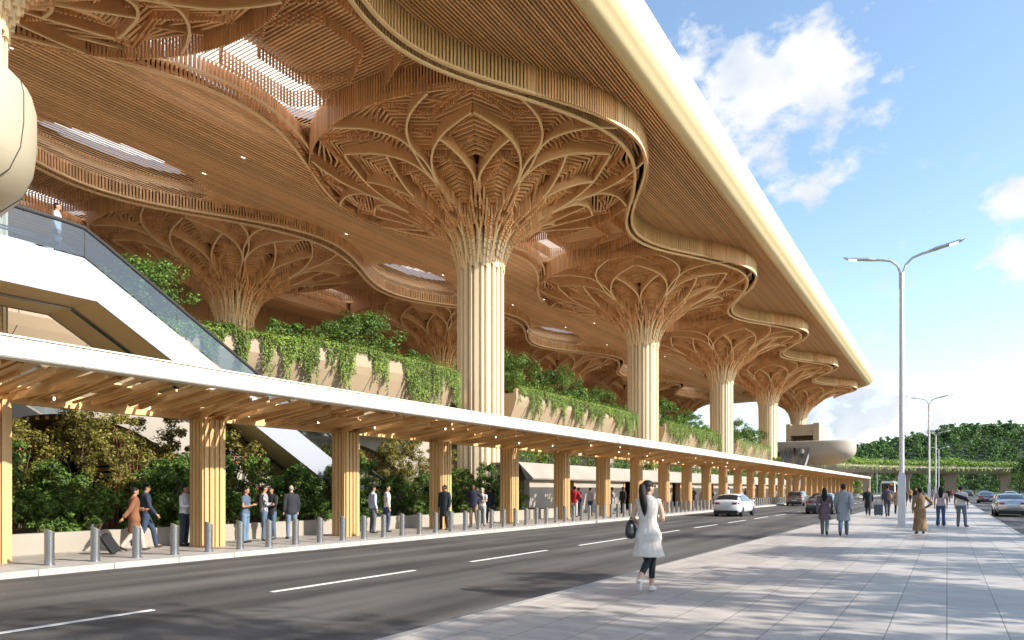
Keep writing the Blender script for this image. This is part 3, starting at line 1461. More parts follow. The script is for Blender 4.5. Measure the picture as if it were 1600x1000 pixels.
# box room on the far balcony
b = MB()
b.box(-25.3, -19.6, 139.9, 141.5, 8, 13.6)
b.box(-25.3, -24.5, 134.7, 139.9, 8, 13.8)
b.box(-20.6, -19.6, 134.7, 139.9, 8, 13.8)
b.box(-24.5, -20.6, 134.9, 139.9, 11.6, 13.6)
BEIGE = mat("beige_cladding", (.48, .38, .28), .6, var=.05)
kio = b.build('lift_kiosk', BEIGE)
tag(kio, 'beige box-shaped kiosk standing on the far boat-shaped balcony', 'kiosk')


def escalator(name, x0, x1, ystart, dirn, ztop, label, yland):
    """two-lane escalator; the landing runs from yland to ystart, then falls at 30 degrees in direction dirn"""
    root = empty(name, (0, 0, 0), 0, label, 'escalator')
    t30 = math.tan(radians(30))
    run = ztop / t30
    yend = ystart + dirn * run
    th = 1.18
    def zl(Y, up=0.0):
        d = (Y - ystart) * dirn
        return ztop - max(0, d) * t30 + up
    xs_ = [x0, (x0 + x1) / 2, x1]
    # side skins
    for x in (x0, x1):
        b = MB()
        s_ = .06 if x == x0 else -.06
        pts = [(yland, ztop), (ystart, ztop), (yend, 0)]
        a = [(yland, ztop - th), (ystart + dirn * .35, ztop - th), (yend - dirn * (th / t30), 0.02)]
        ring = [(p[0], p[1]) for p in pts] + [(q[0], q[1]) for q in a[::-1]]
        n = len(ring)
        b.add([(x, p[0], p[1] + .1) for p in ring] + [(x + s_, p[0], p[1] + .1) for p in ring],
              [tuple(range(n)), tuple(range(2 * n - 1, n - 1, -1))] + [(i, (i + 1) % n, n + (i + 1) % n, n + i) for i in range(n)])
        o = b.build('side_panel', WHITE, root)
        fix_normals(o.data)
        # glass and handrail
        b = MB()
        ins = .10 if x == x0 else -.10
        g_ = [(yland, zl(yland)), (ystart, ztop), (yend - dirn * .2, .15)]
        for p, q in zip(g_[:-1], g_[1:]):
            nseg = max(1, int(abs(q[0] - p[0]) / 2.4))
            for i in range(nseg):
                u0, u1 = i / nseg, (i + 1) / nseg
                ya_, za_ = p[0] + (q[0] - p[0]) * u0, p[1] + (q[1] - p[1]) * u0
                yb_, zb_ = p[0] + (q[0] - p[0]) * u1 - dirn * .015, p[1] + (q[1] - p[1]) * u1
                b.poly([(x + ins, ya_, za_ + .12), (x + ins, yb_, zb_ + .12), (x + ins, yb_, zb_ + .98), (x + ins, ya_, za_ + .98)])
        gl = b.build('glass_balustrade', GLASS, root)
        b = MB()
        hp = [(x + ins, yland, ztop + .98), (x + ins, ystart - dirn * .5, ztop + .98), (x + ins, ystart, ztop + .95), (x + ins, ystart + dirn * .6, ztop + .98 - .35),
              (x + ins, yend - dirn * .3, 1.12), (x + ins, yend + dirn * .1, .9), (x + ins, yend, .5)]
        b.tube(hp, .055, 8)
        b.build('handrail', BLACK, root)
        b = MB()
        b.tube([(p[0], p[1], p[2] + .055) for p in hp[:5]], .018, 6)
        b.build('handrail_trim', STEEL, root)
    # centre divider
    b = MB()
    xm = xs_[1]
    for x in (xm - .12, xm + .12):
        pts = [(x, yland, ztop + .85), (x, ystart, ztop + .85), (x, yend, .85)]
        b.tube(pts, .03, 6)
    b.bar((xm, yland, ztop + .35), (xm, ystart, ztop + .35), .16, .5)
    b.bar((xm, ystart, ztop + .35), (xm, yend, .35), .16, .5)
    b.build('centre_divider', STEEL, root)
    # steps
    b = MB()
    b.bar(((x0 + x1) / 2, yland, ztop - .1), ((x0 + x1) / 2, ystart, ztop - .1), abs(x1 - x0) - .2, .15)
    ns = int(run / .4)
    for i in range(ns):
        Y = ystart + dirn * (i + .5) * .4
        z = ztop - (i + 1) * .4 * t30
        b.box(min(x0, x1) + .15, max(x0, x1) - .15, Y - .2, Y + .2, z - .23, z)
    b.build('steps', STEELD, root)
    # soffit
    b = MB()
    y1_, y2_ = ystart + dirn * .35, yend - dirn * (th / t30)
    zz = ztop - th + .12
    b.poly([(x0, yland, zz), (x1, yland, zz), (x1, y1_, zz), (x0, y1_, zz)])
    b.poly([(x0, y1_, zz), (x1, y1_, zz), (x1, y2_, .14), (x0, y2_, .14)])
    b.build('soffit', BEIGE2, root)
    b = MB()
    xm = (x0 + x1) / 2
    b.bar((xm, yland, zz - .02), (xm, y1_, zz - .02), .22, .05)
    b.bar((xm, y1_, zz - .02), (xm, y2_, .12), .22, .05)
    b.build('soffit_strip', STEEL, root)
    return root


BEIGE2 = mat("gold_beige_soffit", (.78, .58, .34), .4, var=.03)
escalator('escalator', -21.2, -24.1, 10.05, 1, 8.25, 'big white-sided glass escalator descending on the left above the canopy', 5.5)
escalator('escalator', -21.2, -24.1, 133.9, -1, 8.6, 'small far escalator with riders coming down from the boat-shaped balcony', 135)
escalator('escalator', -25.2, -27.6, 133.9, -1, 8.6, 'leftmost far escalator beside the fourth whole shaft, half hidden by vines', 135)

# ================================================================== vegetation
def leaf(b, p, nrm, s, asp=.55):
    """one leaf: a folded pair of triangles"""
    n = Vector(nrm).normalized()
    t = n.cross(Vector((random.uniform(-1, 1), random.uniform(-1, 1), random.uniform(-1, 1))))
    if t.length < 1e-3:
        t = Vector((1, 0, 0))
    t.normalize()
    u = n.cross(t)
    p = Vector(p)
    b.add([tuple(p - t * s), tuple(p + u * s * asp - n * s * .12), tuple(p + t * s), tuple(p - u * s * asp - n * s * .12)], [(0, 1, 2, 3)])


def foliage(b, clumps, per, s, flat=0.0):
    for cx, cy, cz_, r in clumps:
        for _ in range(per):
            d = Vector((random.gauss(0, 1), random.gauss(0, 1), random.gauss(0, 1))).normalized()
            q = r * random.random() ** .45
            p = Vector((cx, cy, cz_)) + Vector((d.x * q, d.y * q, d.z * q * .8))
            n = d + Vector((random.uniform(-.7, .7), random.uniform(-.7, .7), random.uniform(0, .9)))
            leaf(b, p, n, s * random.uniform(.7, 1.3))


def make_shrub(name, h, w, nclump, per, s, leafm, stems=6, bark=BARK, flowers=0):
    root = empty(name)
    b = MB()
    cl = []
    for i in range(nclump):
        a = random.uniform(0, 2 * pi)
        t = random.random()
        z = h * (.12 + .84 * t)
        rr = w * (.25 + .75 * sin(pi * min(1, .25 + .7 * t))) * random.random() ** .6
        cl.append((rr * cos(a), rr * sin(a), z, random.uniform(.16, .34) * w))
    foliage(b, cl, per, s)
    b.build('foliage', leafm, root)
    b = MB()
    for i in range(stems):
        c_ = random.choice(cl)
        x0, y0 = random.uniform(-.15, .15), random.uniform(-.15, .15)
        b.tube([(x0, y0, -.05), (x0 * 1.5 + c_[0] * .3, y0 * 1.5 + c_[1] * .3, c_[2] * .5), (c_[0] * .9, c_[1] * .9, c_[2])], [.035, .022, .008], 5)
    b.build('stems', bark, root)
    if flowers:
        b = MB()
        for i in range(flowers):
            c_ = random.choice(cl)
            d = Vector((random.gauss(0, 1), random.gauss(0, 1), random.gauss(0, .6))).normalized() * c_[3]
            for q in range(5):
                a = 2 * pi * q / 5
                leaf(b, Vector(c_[:3]) + d + Vector((cos(a) * .025, sin(a) * .025, 0)), (cos(a), sin(a), .6), .03, .8)
        b.build('flowers', FLOWER, root)
    return root


def make_tree(name, h, crown_r, z0, nclump, per, s, leafm, shape='round'):
    root = empty(name)
    b = MB()
    cl = []
    for i in range(nclump):
        a = random.uniform(0, 2 * pi)
        t = random.random()
        if shape == 'cone':
            rr = crown_r * (1 - t) ** .8 * random.uniform(.5, 1)
        else:
            rr = crown_r * sqrt(max(.05, 1 - (2 * t - .9) ** 2)) * random.uniform(.25, 1)
        cl.append((rr * cos(a), rr * sin(a), z0 + (h - z0) * t, crown_r * random.uniform(.20, .36)))
    foliage(b, cl, per, s)
    b.build('crown', leafm, root)
    b = MB()
    b.tube([(0, 0, -.3), (.05, .02, z0), (.0, .08, (z0 + h) / 2), (0, 0, h * .9)], [h * .028, h * .02, h * .012, .02], 8)
    for c_ in cl[::3]:
        zt = random.uniform(z0 * .8, (z0 + h) * .5)
        b.tube([(0.03, 0.03, zt), (c_[0] * .5, c_[1] * .5, (zt + c_[2]) / 2 + .1), (c_[0], c_[1], c_[2])], [h * .009, h * .006, .012], 5)
    b.build('trunk', BARK, root)
    return root


PLANTS = []


def place(protos, items, cat, group):
    """items: (x, y, z, scale, proto index, label)"""
    used = set()
    for x, y, z, sc, pi_, lab in items:
        p = protos[pi_]
        if pi_ in used:
            o = copy_tree(p, (x, y, z), random.uniform(0, 6.28), sc)
        else:
            if p.name not in KID:
                KID[p.name] = [(c, []) for c in kids(p)]
            o = p
            o.location = (x, y, z)
            o.rotation_euler = (0, 0, random.uniform(0, 6.28))
            o.scale = (sc,) * 3
            used.add(pi_)
        tag(o, lab, cat, group)


random.seed(21)
sh = [make_shrub('shrub', 4.3, 1.25, 60, 110, .055, LEAF_OL, 12),
      make_shrub('shrub', 4.6, 1.05, 54, 105, .052, LEAF_OL, 12, REDBARK),
      make_shrub('shrub', 2.5, 1.15, 40, 105, .06, LEAF_MD, 6),
      make_shrub('flowering_shrub', 3.0, .95, 38, 100, .058, LEAF_MD, 7, BARK, 12),
      make_shrub('shrub', 1.2, .95, 26, 95, .055, LEAF_MD, 5)]
# the dense bed behind the bus canopy; (Y, X, kind, scale)
bed = []
rnd = random.Random(5)
Y = 5.2
while Y < 33.5:
    for X, ks in ((-24.6, (0, 1, 0)), (-22.6, (1, 0, 2, 3)), (-20.9, (2, 4, 2, 3)), (-20.0, (4, 4, 2))):
        if -24.4 < X < -20.8 and Y > 17.5 + (X + 21) * 0 and Y < 25.0 and X > -24.2:
            # keep the foot of the escalator clear
            if X > -23.9 and X < -21.0:
                continue
        k = rnd.choice(ks)
        if Y > 19 and k in (0, 1) and rnd.random() < .4:
            k = 3
        sc = rnd.uniform(.82, 1.08) * (1 if Y < 22 else .9)
        bed.append([X + rnd.uniform(-.4, .4), Y + rnd.uniform(-.5, .5), .38, sc, k])
    Y += 1.55 if Y < 20 else 1.9
KN = ['tall olive airy shrub', 'tall olive red-stemmed shrub', 'dark green shrub', 'red-flowered shrub', 'low leafy bush']
def bay(Y_, X_):
    # the canopy columns split the bed into bays as seen from the street
    k = int((Y_ * 17.75 / abs(X_) - 6.45) // 5.31)
    return ['before first canopy column', 'between first and second canopy columns', 'between second and third canopy columns',
            'between third and fourth canopy columns', 'between fourth and fifth canopy columns', 'right of fifth canopy column'][min(max(k + 0, 0), 5)]
items = []
for X, Y, z, sc, k in bed:
    depth = {0: 'in front', 1: 'in the middle', 2: 'at the back'}[0 if X > -21.6 else (1 if X > -23.6 else 2)]
    items.append((X, Y, z, sc, k, '%s %s of bed, %s' % (KN[k], depth, bay(Y, X))))
place(sh, items, 'shrub', 'shrubs in the bed behind the bus canopy')

# ivy and bushes on the planter balconies
def make_ivy(ya, yb, xfun, n, label, lm, smin=.5, smax=2.3):
    b = MB()
    rnd = random.Random(int(ya * 10))
    for i in range(n):
        Y = ya + .3 + (yb - ya - .5) * (i + rnd.random()) / n
        x = xfun(Y) - (2.0 * (1 - sqrt(max(0, 1 - (1 - min(1, (yb - Y) / 2.0)) ** 2))) if yb - Y < 2 else 0)
        # strands hang in tresses: lengths vary slowly along the wall
        ln = smin * .5 + (smax - smin * .5) * min(1, max(0, .38 + 1.3 * noise.noise(Vector((Y * 1.7, 3.1, ya))) + .7 * noise.noise(Vector((Y * .35, 7.7, ya))))) * rnd.uniform(.35, 1.15)
        ln = min(ln, 2.9)
        y_ = Y
        z = 8.55
        s_ = 0
        xo = x + rnd.uniform(.0, .12)
        while s_ < ln:
            for q in range(4):
                tw = (1 - s_ / ln) * .12 + .04
                leaf(b, (xo + rnd.uniform(-.02, .14), y_ + rnd.uniform(-tw, tw), z - s_ + rnd.uniform(-.04, .04)), (1, rnd.uniform(-.8, .8), rnd.uniform(-.2, .9)), rnd.uniform(.035, .065))
            s_ += .055
            y_ += rnd.uniform(-.012, .012)
        # mat on top of the rim
        for q in range(30):
            leaf(b, (x - rnd.uniform(-.16, 1.3), Y + rnd.uniform(-.25, .25), 8.38 + rnd.uniform(0, .45) * max(.1, 1 + 1.8 * noise.noise(Vector((Y * 1.3, 0, 0))))), (rnd.uniform(-.3, 1), rnd.uniform(-.6, .6), 1), rnd.uniform(.045, .085))
    o = b.build('hanging_ivy', lm)
    return tag(o, label, 'ivy', 'ivy hanging over the planter balconies')


(ya, yb, f1), p2, p3, p4 = PLANTERS
make_ivy(14.5, yb, f1, 240, 'ivy curtain spilling over the planter left of the largest shaft', LEAF_IV, .35, 2.8)
make_ivy(p2[0], p2[1], p2[2], 260, 'ivy over the planter between the largest and the second whole shaft', LEAF_IV, .9, 2.6)
make_ivy(p3[0], p3[1], p3[2], 230, 'thick ivy over the planter between the second and third whole shafts', LEAF_IV, 1.1, 2.6)
make_ivy(p4[0], p4[1], p4[2], 90, 'distant ivy on the planter between the third and fourth whole shafts', LEAF_IV, 1.1, 2.6)
make_ivy(3.0, 9.0, f1, 14, 'sparse ivy sprigs on the tan wall under the escalator landing', LEAF_IV, .3, 1.2)

random.seed(33)
ts = [make_shrub('terrace_shrub', 2.6, 1.7, 60, 120, .055, LEAF_MD, 8),
      make_shrub('terrace_shrub', 1.9, 1.3, 44, 110, .05, LEAF_MD, 8),
      make_shrub('terrace_shrub', 1.0, 1.2, 22, 80, .07, LEAF_MD, 5),
      make_shrub('yellow_shrub', 1.9, 1.0, 24, 80, .075, LEAF_YL, 6)]
items = [(-27.8, 15.6, 8.0, 1.2, 0, 'largest round green shrub on the terrace, right behind the glass escalator'),
         (-28.6, 13.0, 8.0, .9, 0, 'green shrub tip showing over the upper escalator handrail'),
         (-27.4, 18.6, 8.0, 1.0, 2, 'low green bush beside the largest terrace shrub'),
         (-26.0, 26.3, 8.35, 1.46, 1, 'fine-leaved dark round shrub in the middle of the left planter'),
         (-26.2, 24.4, 8.35, 0.98, 1, 'smaller dark shrub just left of the fine-leaved round one'),
         (-26.6, 21.5, 8.35, 1.17, 2, 'low wispy bush left of the middle of the left planter'),
         (-25.9, 30.0, 8.35, 1.10, 2, 'low dark bush near the right end of the left planter'),
         (-26.0, 40.5, 8.35, 1.62, 1, 'dark bush directly right of the largest shaft on the planter'),
         (-26.0, 43.6, 8.35, 1.30, 2, 'low bush second from the largest shaft on its right planter'),
         (-26.0, 47.2, 8.35, 1.56, 1, 'tallest dark shrub in the middle of the second planter'),
         (-26.0, 51.0, 8.35, 1.62, 2, 'broad low bush right of the tallest shrub on the second planter'),
         (-26.0, 55.0, 8.35, 1.23, 1, 'dark bush near the right end of the second planter'),
         (-26.0, 58.6, 8.35, 1.17, 2, 'small bush at the right end of the second planter'),
         (-26.0, 69.5, 8.35, 1.69, 1, 'dark bush at the left end of the third planter'),
         (-26.0, 74.5, 8.35, 1.56, 2, 'low bush in the middle of the third planter'),
         (-26.0, 79.5, 8.35, 1.43, 1, 'dark bush right of the middle of the third planter'),
         (-26.0, 85.0, 8.35, 1.30, 2, 'small bush at the right end of the third planter'),
         (-26.0, 98.5, 8.35, 1.95, 1, 'distant dark bush on the fourth planter, its left one'),
         (-26.0, 105.0, 8.35, 1.95, 2, 'distant low bush in the middle of the fourth planter'),
         (-26.0, 112.0, 8.35, 1.69, 1, 'distant dark bush at the right end of the fourth planter'),
         (-23.7, 41.5, 3.3, 1.35, 3, 'yellow-green shrub rising in front of the second planter near the largest shaft'),
         (-23.7, 49.8, 3.3, 1.0, 3, 'yellow-green shrub below the middle of the second planter'),
         (-23.4, 59.0, 3.3, 1.2, 3, 'yellow-green shrub at the foot of the second whole shaft'),
         (-23.4, 71.5, 3.3, 1.1, 3, 'yellow-green shrub below the left end of the third planter'),
         (-23.4, 88.0, 3.3, 1.4, 3, 'yellow-green shrub at the foot of the third whole shaft'),
         (-23.4, 118.0, 3.3, 1.9, 3, 'yellow-green shrub in front of the far escalators'),
         (-19.2, 178.0, 0, 2.6, 3, 'bright yellow-green bush past the far end of the bus canopy')]
place(ts, items, 'shrub', 'shrubs on and under the planter balconies')
# hedge along the top of the concrete pavilion
random.seed(5)
b = MB()
cl = [(-23.6 + random.uniform(-.5, .6), 36.4 + i * .55, 3.65 + random.uniform(-.15, .35), random.uniform(.4, .62)) for i in range(150)]
foliage(b, cl, 75, .07)
tag(b.build('hedge', LEAF_MD), 'long clipped green hedge on top of the concrete pavilion', 'hedge')
b = MB()
cl = [(-22.9 + random.uniform(-.3, .3), 40.2 + i * .3, .35 + random.uniform(-.1, .2), .35) for i in range(9)]
foliage(b, cl, 90, .055)
tag(b.build('flower_hedge', leafmat("pale_flower_leaves", (.10, .16, .05), (.55, .55, .42))), 'pale flowering low hedge in the opening of the concrete pavilion', 'hedge')

# ------------------------------------------------------------------ far side: hill, wood, overpass, trees
def hz(x, y):
    """height of the wooded hill"""
    c_, s_ = cos(radians(32.5)), sin(radians(32.5))
    u = (x * c_ + y * s_)              # across the view
    v = (-x * s_ + y * c_)             # away from the camera
    t = smoothstep(330, 470, v)
    ridge = interp(u / 470.0, [-1.2, .25, .40, .50, .56, .62, .66, .75, .95, 1.6], [24, 24, 23, 25, 29, 34, 39, 40, 40, 30])
    return -.3 + t * (ridge + 2.0 * noise.noise(Vector((u * .02, v * .02, 0))))


b = MB()
c_, s_ = cos(radians(32.5)), sin(radians(32.5))
gu = [-560 + i * 20 for i in range(72)]
gv = [325 + i * 16 for i in range(24)]
vs, fs = [], []
for v in gv:
    for u in gu:
        x, y = u * c_ - v * s_, u * s_ + v * c_
        vs.append((x, y, hz(x, y)))
n = len(gu)
for i in range(len(gv) - 1):
    for j in range(n - 1):
        fs.append((i * n + j, i * n + j + 1, (i + 1) * n + j + 1, (i + 1) * n + j))
b.add(vs, fs)
tag(b.build('hill', mat("hill_undergrowth", (.035, .07, .02), .9, var=.5, nscale=.1), None, True), kind='structure')

random.seed(77)
def crown_pts(shape, h, r, ncl, per, s):
    b = MB()
    cl = []
    for i in range(ncl):
        a = random.uniform(0, 6.28)
        t = random.random()
        rr = r * ((1 - t) ** .7 if shape else sqrt(max(.05, 1 - (2 * t - 1) ** 2))) * random.uniform(.3, 1)
        cl.append((rr * cos(a), rr * sin(a), h * (.15 + .8 * t), r * random.uniform(.25, .45)))
    foliage(b, cl, per, s)
    b.tube([(0, 0, -1), (0, 0, h * .6)], [.3, .15], 5)
    return b


crowns = [crown_pts(0, 10, 4.2, 13, 16, .7), crown_pts(0, 9, 4.4, 13, 16, .7), crown_pts(1, 13, 3.6, 12, 16, .65), crown_pts(0, 11, 3.6, 12, 16, .65)]
b = MB()
cnt = 0
rnd = random.Random(2)
while cnt < 2300:
    u = rnd.uniform(60, 420) if rnd.random() < .8 else rnd.uniform(-200, 60)
    v = rnd.uniform(335, 480)
    if rnd.random() < .25:
        v = rnd.uniform(455, 480)
    x, y = u * c_ - v * s_, u * s_ + v * c_
    cr = crowns[rnd.choice((0, 0, 1, 2, 3))]
    sc = rnd.uniform(.5, .95)
    a = rnd.uniform(0, 6.28)
    ca, sa = cos(a) * sc, sin(a) * sc
    z = hz(x, y) - 1.0
    o = len(b.v)
    b.v.extend([(x + p[0] * ca - p[1] * sa, y + p[0] * sa + p[1] * ca, z + p[2] * sc) for p in cr.v])
    b.f.extend([tuple(i + o for i in f) for f in cr.f])
    b.m.extend([0] * len(cr.f))
    cnt += 1
tag(b.build('hillside_wood', LEAF_FO), 'dense dark green wood covering the far hill', 'wood', None, 'stuff')

# overpass
op = empty('overpass', (0, 0, 0), 0, 'curving concrete overpass with planted edges crossing behind the lamps', 'bridge')
P1, P2 = Vector((-31.0, 232.0)), Vector((62.0, 300.0))
P0 = Vector((-60, 175))
def bez(t):
    # passes by the far balcony, then bends across the street
    pts = [Vector((-34, 150)), Vector((-34, 215)), Vector((-12, 256)), Vector((62, 296))]
    a = [(1 - t) ** 3, 3 * t * (1 - t) ** 2, 3 * t * t * (1 - t), t ** 3]
    return sum((p * w for p, w in zip(pts, a)), Vector((0, 0)))
rg = []
pl = []
for i in range(49):
    t = i / 48
    p = bez(t)
    d = (bez(min(1, t + .01)) - bez(max(0, t - .01))).normalized()
    nn = Vector((d.y, -d.x))
    sec = [(-5.2, 9.0), (-5.2, 8.0), (-4.9, 7.8), (-2.2, 6.5), (2.2, 6.5), (4.9, 7.8), (5.2, 8.0), (5.2, 9.0), (4.8, 9.0), (4.8, 8.3), (-4.8, 8.3), (-4.8, 9.0)]
    rg.append([(p.x + nn.x * a, p.y + nn.y * a, z) for a, z in sec])
    pl.append((p, nn))
b = MB()
b.rings(rg)
o = b.build('deck', CONC, op)
fix_normals(o.data)
for t in (.30, .42, .53, .64, .75, .86, .97):
    p = bez(t)
    b = MB()
    b.rings([[(p.x + sx_ * w, p.y + sy_ * 1.0, z) for sx_, sy_ in ((-1, -1), (1, -1), (1, 1), (-1, 1))] for z, w in ((-.3, 1.5), (4.6, 1.5), (6.55, 2.4))])
    b.build('pier', mat("warm_concrete_pier", (.36, .27, .20), .8, var=.15), op)
b = MB()
random.seed(8)
for i in range(0, 520):
    t = .1 + .9 * i / 520
    p = bez(t)
    d = (bez(min(1, t + .01)) - bez(max(0, t - .01))).normalized()
    nn = Vector((d.y, -d.x))
    for off in (5.3, -5.2):
        q = p + nn * off
        hh = random.uniform(.6, 1.5) + 2.4 * max(0, noise.noise(Vector((t * 22, 0, off))))
        foliage(b, [(q.x, q.y, 9.0 + hh * .4, .5 + hh * .45)], 30, .26)
        if random.random() < .8:
            ln = random.uniform(.3, 2.0)
            for s in range(int(ln / .12)):
                leaf(b, (q.x + nn.x * .1 * (1 if off > 0 else -1) + random.uniform(-.2, .2), q.y + random.uniform(-.3, .3), 8.9 - s * .12), (nn.x, nn.y, .4), .17)
tag(b.build('overpass_planting', LEAF_GR), 'bright green planting spilling along both edges of the overpass', 'plants', None, 'stuff')

# trees
random.seed(91)
tp = [make_tree('leafy_tree', 9.0, 3.4, 2.6, 34, 85, .20, LEAF_MD),
      make_tree('leafy_tree', 8.0, 3.0, 2.2, 30, 85, .20, LEAF_DK),
      make_tree('leafy_tree', 10.5, 4.0, 2.4, 42, 90, .24, LEAF_MD)]
its = []
far = [(-48, 262, 1.0, 1), (-36, 285, 1.15, 0), (-27, 292, 1.0, 2), (-18, 300, 1.1, 1), (-9, 306, .9, 0), (0, 312, 1.1, 2), (9, 318, 1.0, 1), (18, 322, 1.1, 0), (27, 326, 1.0, 2),
       (36, 318, 1.0, 1), (-56, 240, 1.1, 2), (-64, 215, 1.1, 0), (-42, 252, .8, 0), (40, 296, .9, 0)]
fl = ['left of the white coach', 'just right of the white coach', 'behind the first pier right of the tall lamp', 'left of the second distant lamp', 'behind the pair of distant lamps',
      'right of the pair of distant lamps', 'left of the pier in the right half of the underpass', 'behind that right-hand pier', 'left of the last pier on the right',
      'at the right photo edge under the overpass', 'behind the far end of the canopy', 'left of the far balcony under the roof', 'beside the leftmost overpass pier', 'near the right photo edge beyond the last pier']
for (x, y, sc, k), l in zip(far, fl):
    its.append((x, y, -.1, sc, k, 'background tree under the overpass, %s' % l))
its.append((17.5, 176, -.1, 1.28, 2, 'big bright green tree at the right photo edge hiding the end of the overpass'))
its.append((14.2, 196, -.1, .8, 0, 'smaller green tree left of the big one at the right photo edge'))
place(tp, its, 'tree', 'trees beyond the forecourt')
# avenue trees along the right verge: outside the picture, they throw the dappled shade on the paving
av = []
for i, (x, y, sc, k) in enumerate([(10.8, -6.0, 1.15, 0), (11.2, .8, 1.05, 1), (10.9, 7.6, 1.15, 2), (11.3, 14.6, 1.1, 0), (11.0, 21.5, 1.0, 1), (11.4, 28.5, 1.1, 2), (11.4, 36.5, 1.05, 0),
                                   (11.8, 46, 1.0, 1), (12.4, 58, 1.05, 2), (13.2, 73, 1.0, 0), (14.5, 90, 1.05, 1), (16, 110, 1.05, 2)]):
    av.append((x, y, -.1, sc, k, 'avenue tree on the grass verge right of the side road'))
random.seed(14)
ap = [make_tree('avenue_tree', 9.4, 3.9, 2.6, 21, 170, .17, LEAF_MD), make_tree('avenue_tree', 8.8, 3.6, 2.4, 19, 170, .17, LEAF_MD), make_tree('avenue_tree', 10.0, 4.1, 2.6, 23, 170, .17, LEAF_MD)]
place(ap, av, 'tree', 'avenue trees on the right verge')

# ================================================================== street furniture
def make_bollard():
    root = empty('bollard', (0, 0, 0), 0, 'x', 'bollard', 'slant-topped steel bollards along the kerb')
    b = MB()
    n = 20
    r = .095
    lo = [(r * cos(2 * pi * k / n), r * sin(2 * pi * k / n), .02) for k in range(n)]
    hi = [(p[0], p[1], .72 - p[1] * .55) for p in lo]
    b.rings([lo, hi], cap=False)
    b.build('post', STEEL, root, True)
    b = MB()
    hi2 = [(p[0] * 1.04, p[1] * 1.04, p[2] + .002) for p in hi]
    hi3 = [(p[0] * 1.04, p[1] * 1.04, p[2] + .022) for p in hi]
    b.rings([hi2, hi3])
    b.build('slanted_cap', STEELD, root)
    b = MB()
    b.lathe([(.115, .0), (.115, .025), (.1, .03)], n=20)
    b.build('foot_ring', STEEL, root)
    return root


bp_ = make_bollard()
KID[bp_.name] = [(c, []) for c in kids(bp_)]
b0 = 9.35 - .935 * 6
near_desc = ['standing at the foot of the first canopy column on the left edge', 'between the left-edge canopy column and the woman in the brown coat', 'left of the black trolley case pulled by the brown-coated woman',
             'directly right of the brown-coated woman and her companion', 'in front of the man looking at his phone beside a suitcase', 'at the foot of the second canopy column',
             'in front of the long-haired woman in flared jeans', 'in front of the man in the checked shirt', 'just right of the bald man in the dark jacket', 'in the gap left of the third canopy column',
             'directly before the third canopy column']
for i in range(172):
    Y = 7.0 + .935 * i
    k = i - 0
    if i == 0:
        o = bp_
        o.location = (-16.2, Y, 0)
    else:
        o = copy_tree(bp_, (-16.2, Y, 0))
    if i < 40:
        m_ = i % 5
        if i < len(near_desc):
            o['label'] = 'steel slant-topped bollard ' + near_desc[i]
        else:
            col = int((Y * 17.75 / 16.2 - 11.76) // 5.31)
            pos = ['just past', 'a little past', 'midway past', 'well past', 'farthest past', 'last past'][int(((Y * 17.75 / 16.2 - 11.76) % 5.31) / .935 / 1.1)]
            o['label'] = 'steel bollard in the kerb row, %s the %s canopy column' % (pos, ORD[min(col + 1, 19)])
    else:
        o['label'] = 'one of the many small distant steel bollards in the far part of the kerb row'


def make_lamp():
    root = empty('street_lamp', (0, 0, 0), 0, 'x', 'street lamp', 'double-armed street lamps on the paving')
    b = MB()
    b.box(-.21, .21, -.21, .21, -.01, .03)
    b.build('base_plate', GREYP, root)
    b = MB()
    b.box(-.15, .15, -.12, .12, .03, 2.15)
    b.rings([[(sx_ * w, sy_ * w * .85, z) for sx_, sy_ in ((-1, -1), (1, -1), (1, 1), (-1, 1))] for z, w in ((2.15, .15), (2.38, .10))])
    b.tube([(0, 0, 2.3), (0, 0, 11.3)], [.105, .085], 12)
    b.build('pole', GREYP, root)
    for sg in (1, -1):
        b = MB()
        pts = [(sg * .055, 0, 10.6), (sg * .06, 0, 11.3), (sg * .16, 0, 11.62), (sg * .42, 0, 11.88), (sg * .8, 0, 12.0), (sg * 1.3, 0, 12.08), (sg * 1.8, 0, 12.2)]
        b.tube(pts, [.05, .05, .05, .055, .06, .06, .05], 8)
        # flat blade-like head
        rg = []
        for x, z, w, h in ((1.0, 12.02, .05, .04), (1.3, 12.09, .15, .05), (1.8, 12.17, .17, .05), (2.2, 12.27, .15, .04), (2.36, 12.36, .05, .02)):
            rg.append([(sg * x, -w, z), (sg * x, w, z), (sg * x, w * .8, z + h * 1.6), (sg * x, -w * .8, z + h * 1.6)])
        b.rings(rg)
        a = b.build('arm', GREYP, root)
        fix_normals(a.data)
        b = MB()
        for q in range(4):
            x = 1.80 + q * .085
            b.box(min(sg * x, sg * (x + .06)), max(sg * x, sg * (x + .06)), -.09, .09, 12.155 + q * .02, 12.17 + q * .02)
        b.build('led_panel', mat("led_white", (.95, .97, 1), .3, emit=1.5), a)
    return root


lp = make_lamp()
KID[lp.name] = [(c, kids(c)) for c in kids(lp)]
for (x, y), l in zip([(-1.7, 35.0), (-1.7, 91.0), (-1.7, 146.0), (-1.7, 200.0), (-20, 262), (-32, 300)],
                     ['tall nearest grey double-armed street lamp standing right of the canopy end', 'second nearest double-armed lamp, thin pole right of the tallest one',
                      'third double-armed lamp, its arms under those of the second', 'smallest lamp of the row, lowest pair of arms beside the hill',
                      'tiny lamp top peeking over the left part of the overpass', 'thin far lamp pole beyond the underpass near the coach']):
    o = lp if y == 35.0 else copy_tree(lp)
    o.location = (x, y, 0)
    o['label'] = l

# ================================================================== vehicles
def catmull(xs, ys, n):
    out_ = []
    for i in range(n + 1):
        x = xs[0] + (xs[-1] - xs[0]) * i / n
        out_.append((x, crom(x, xs, ys)))
    return out_


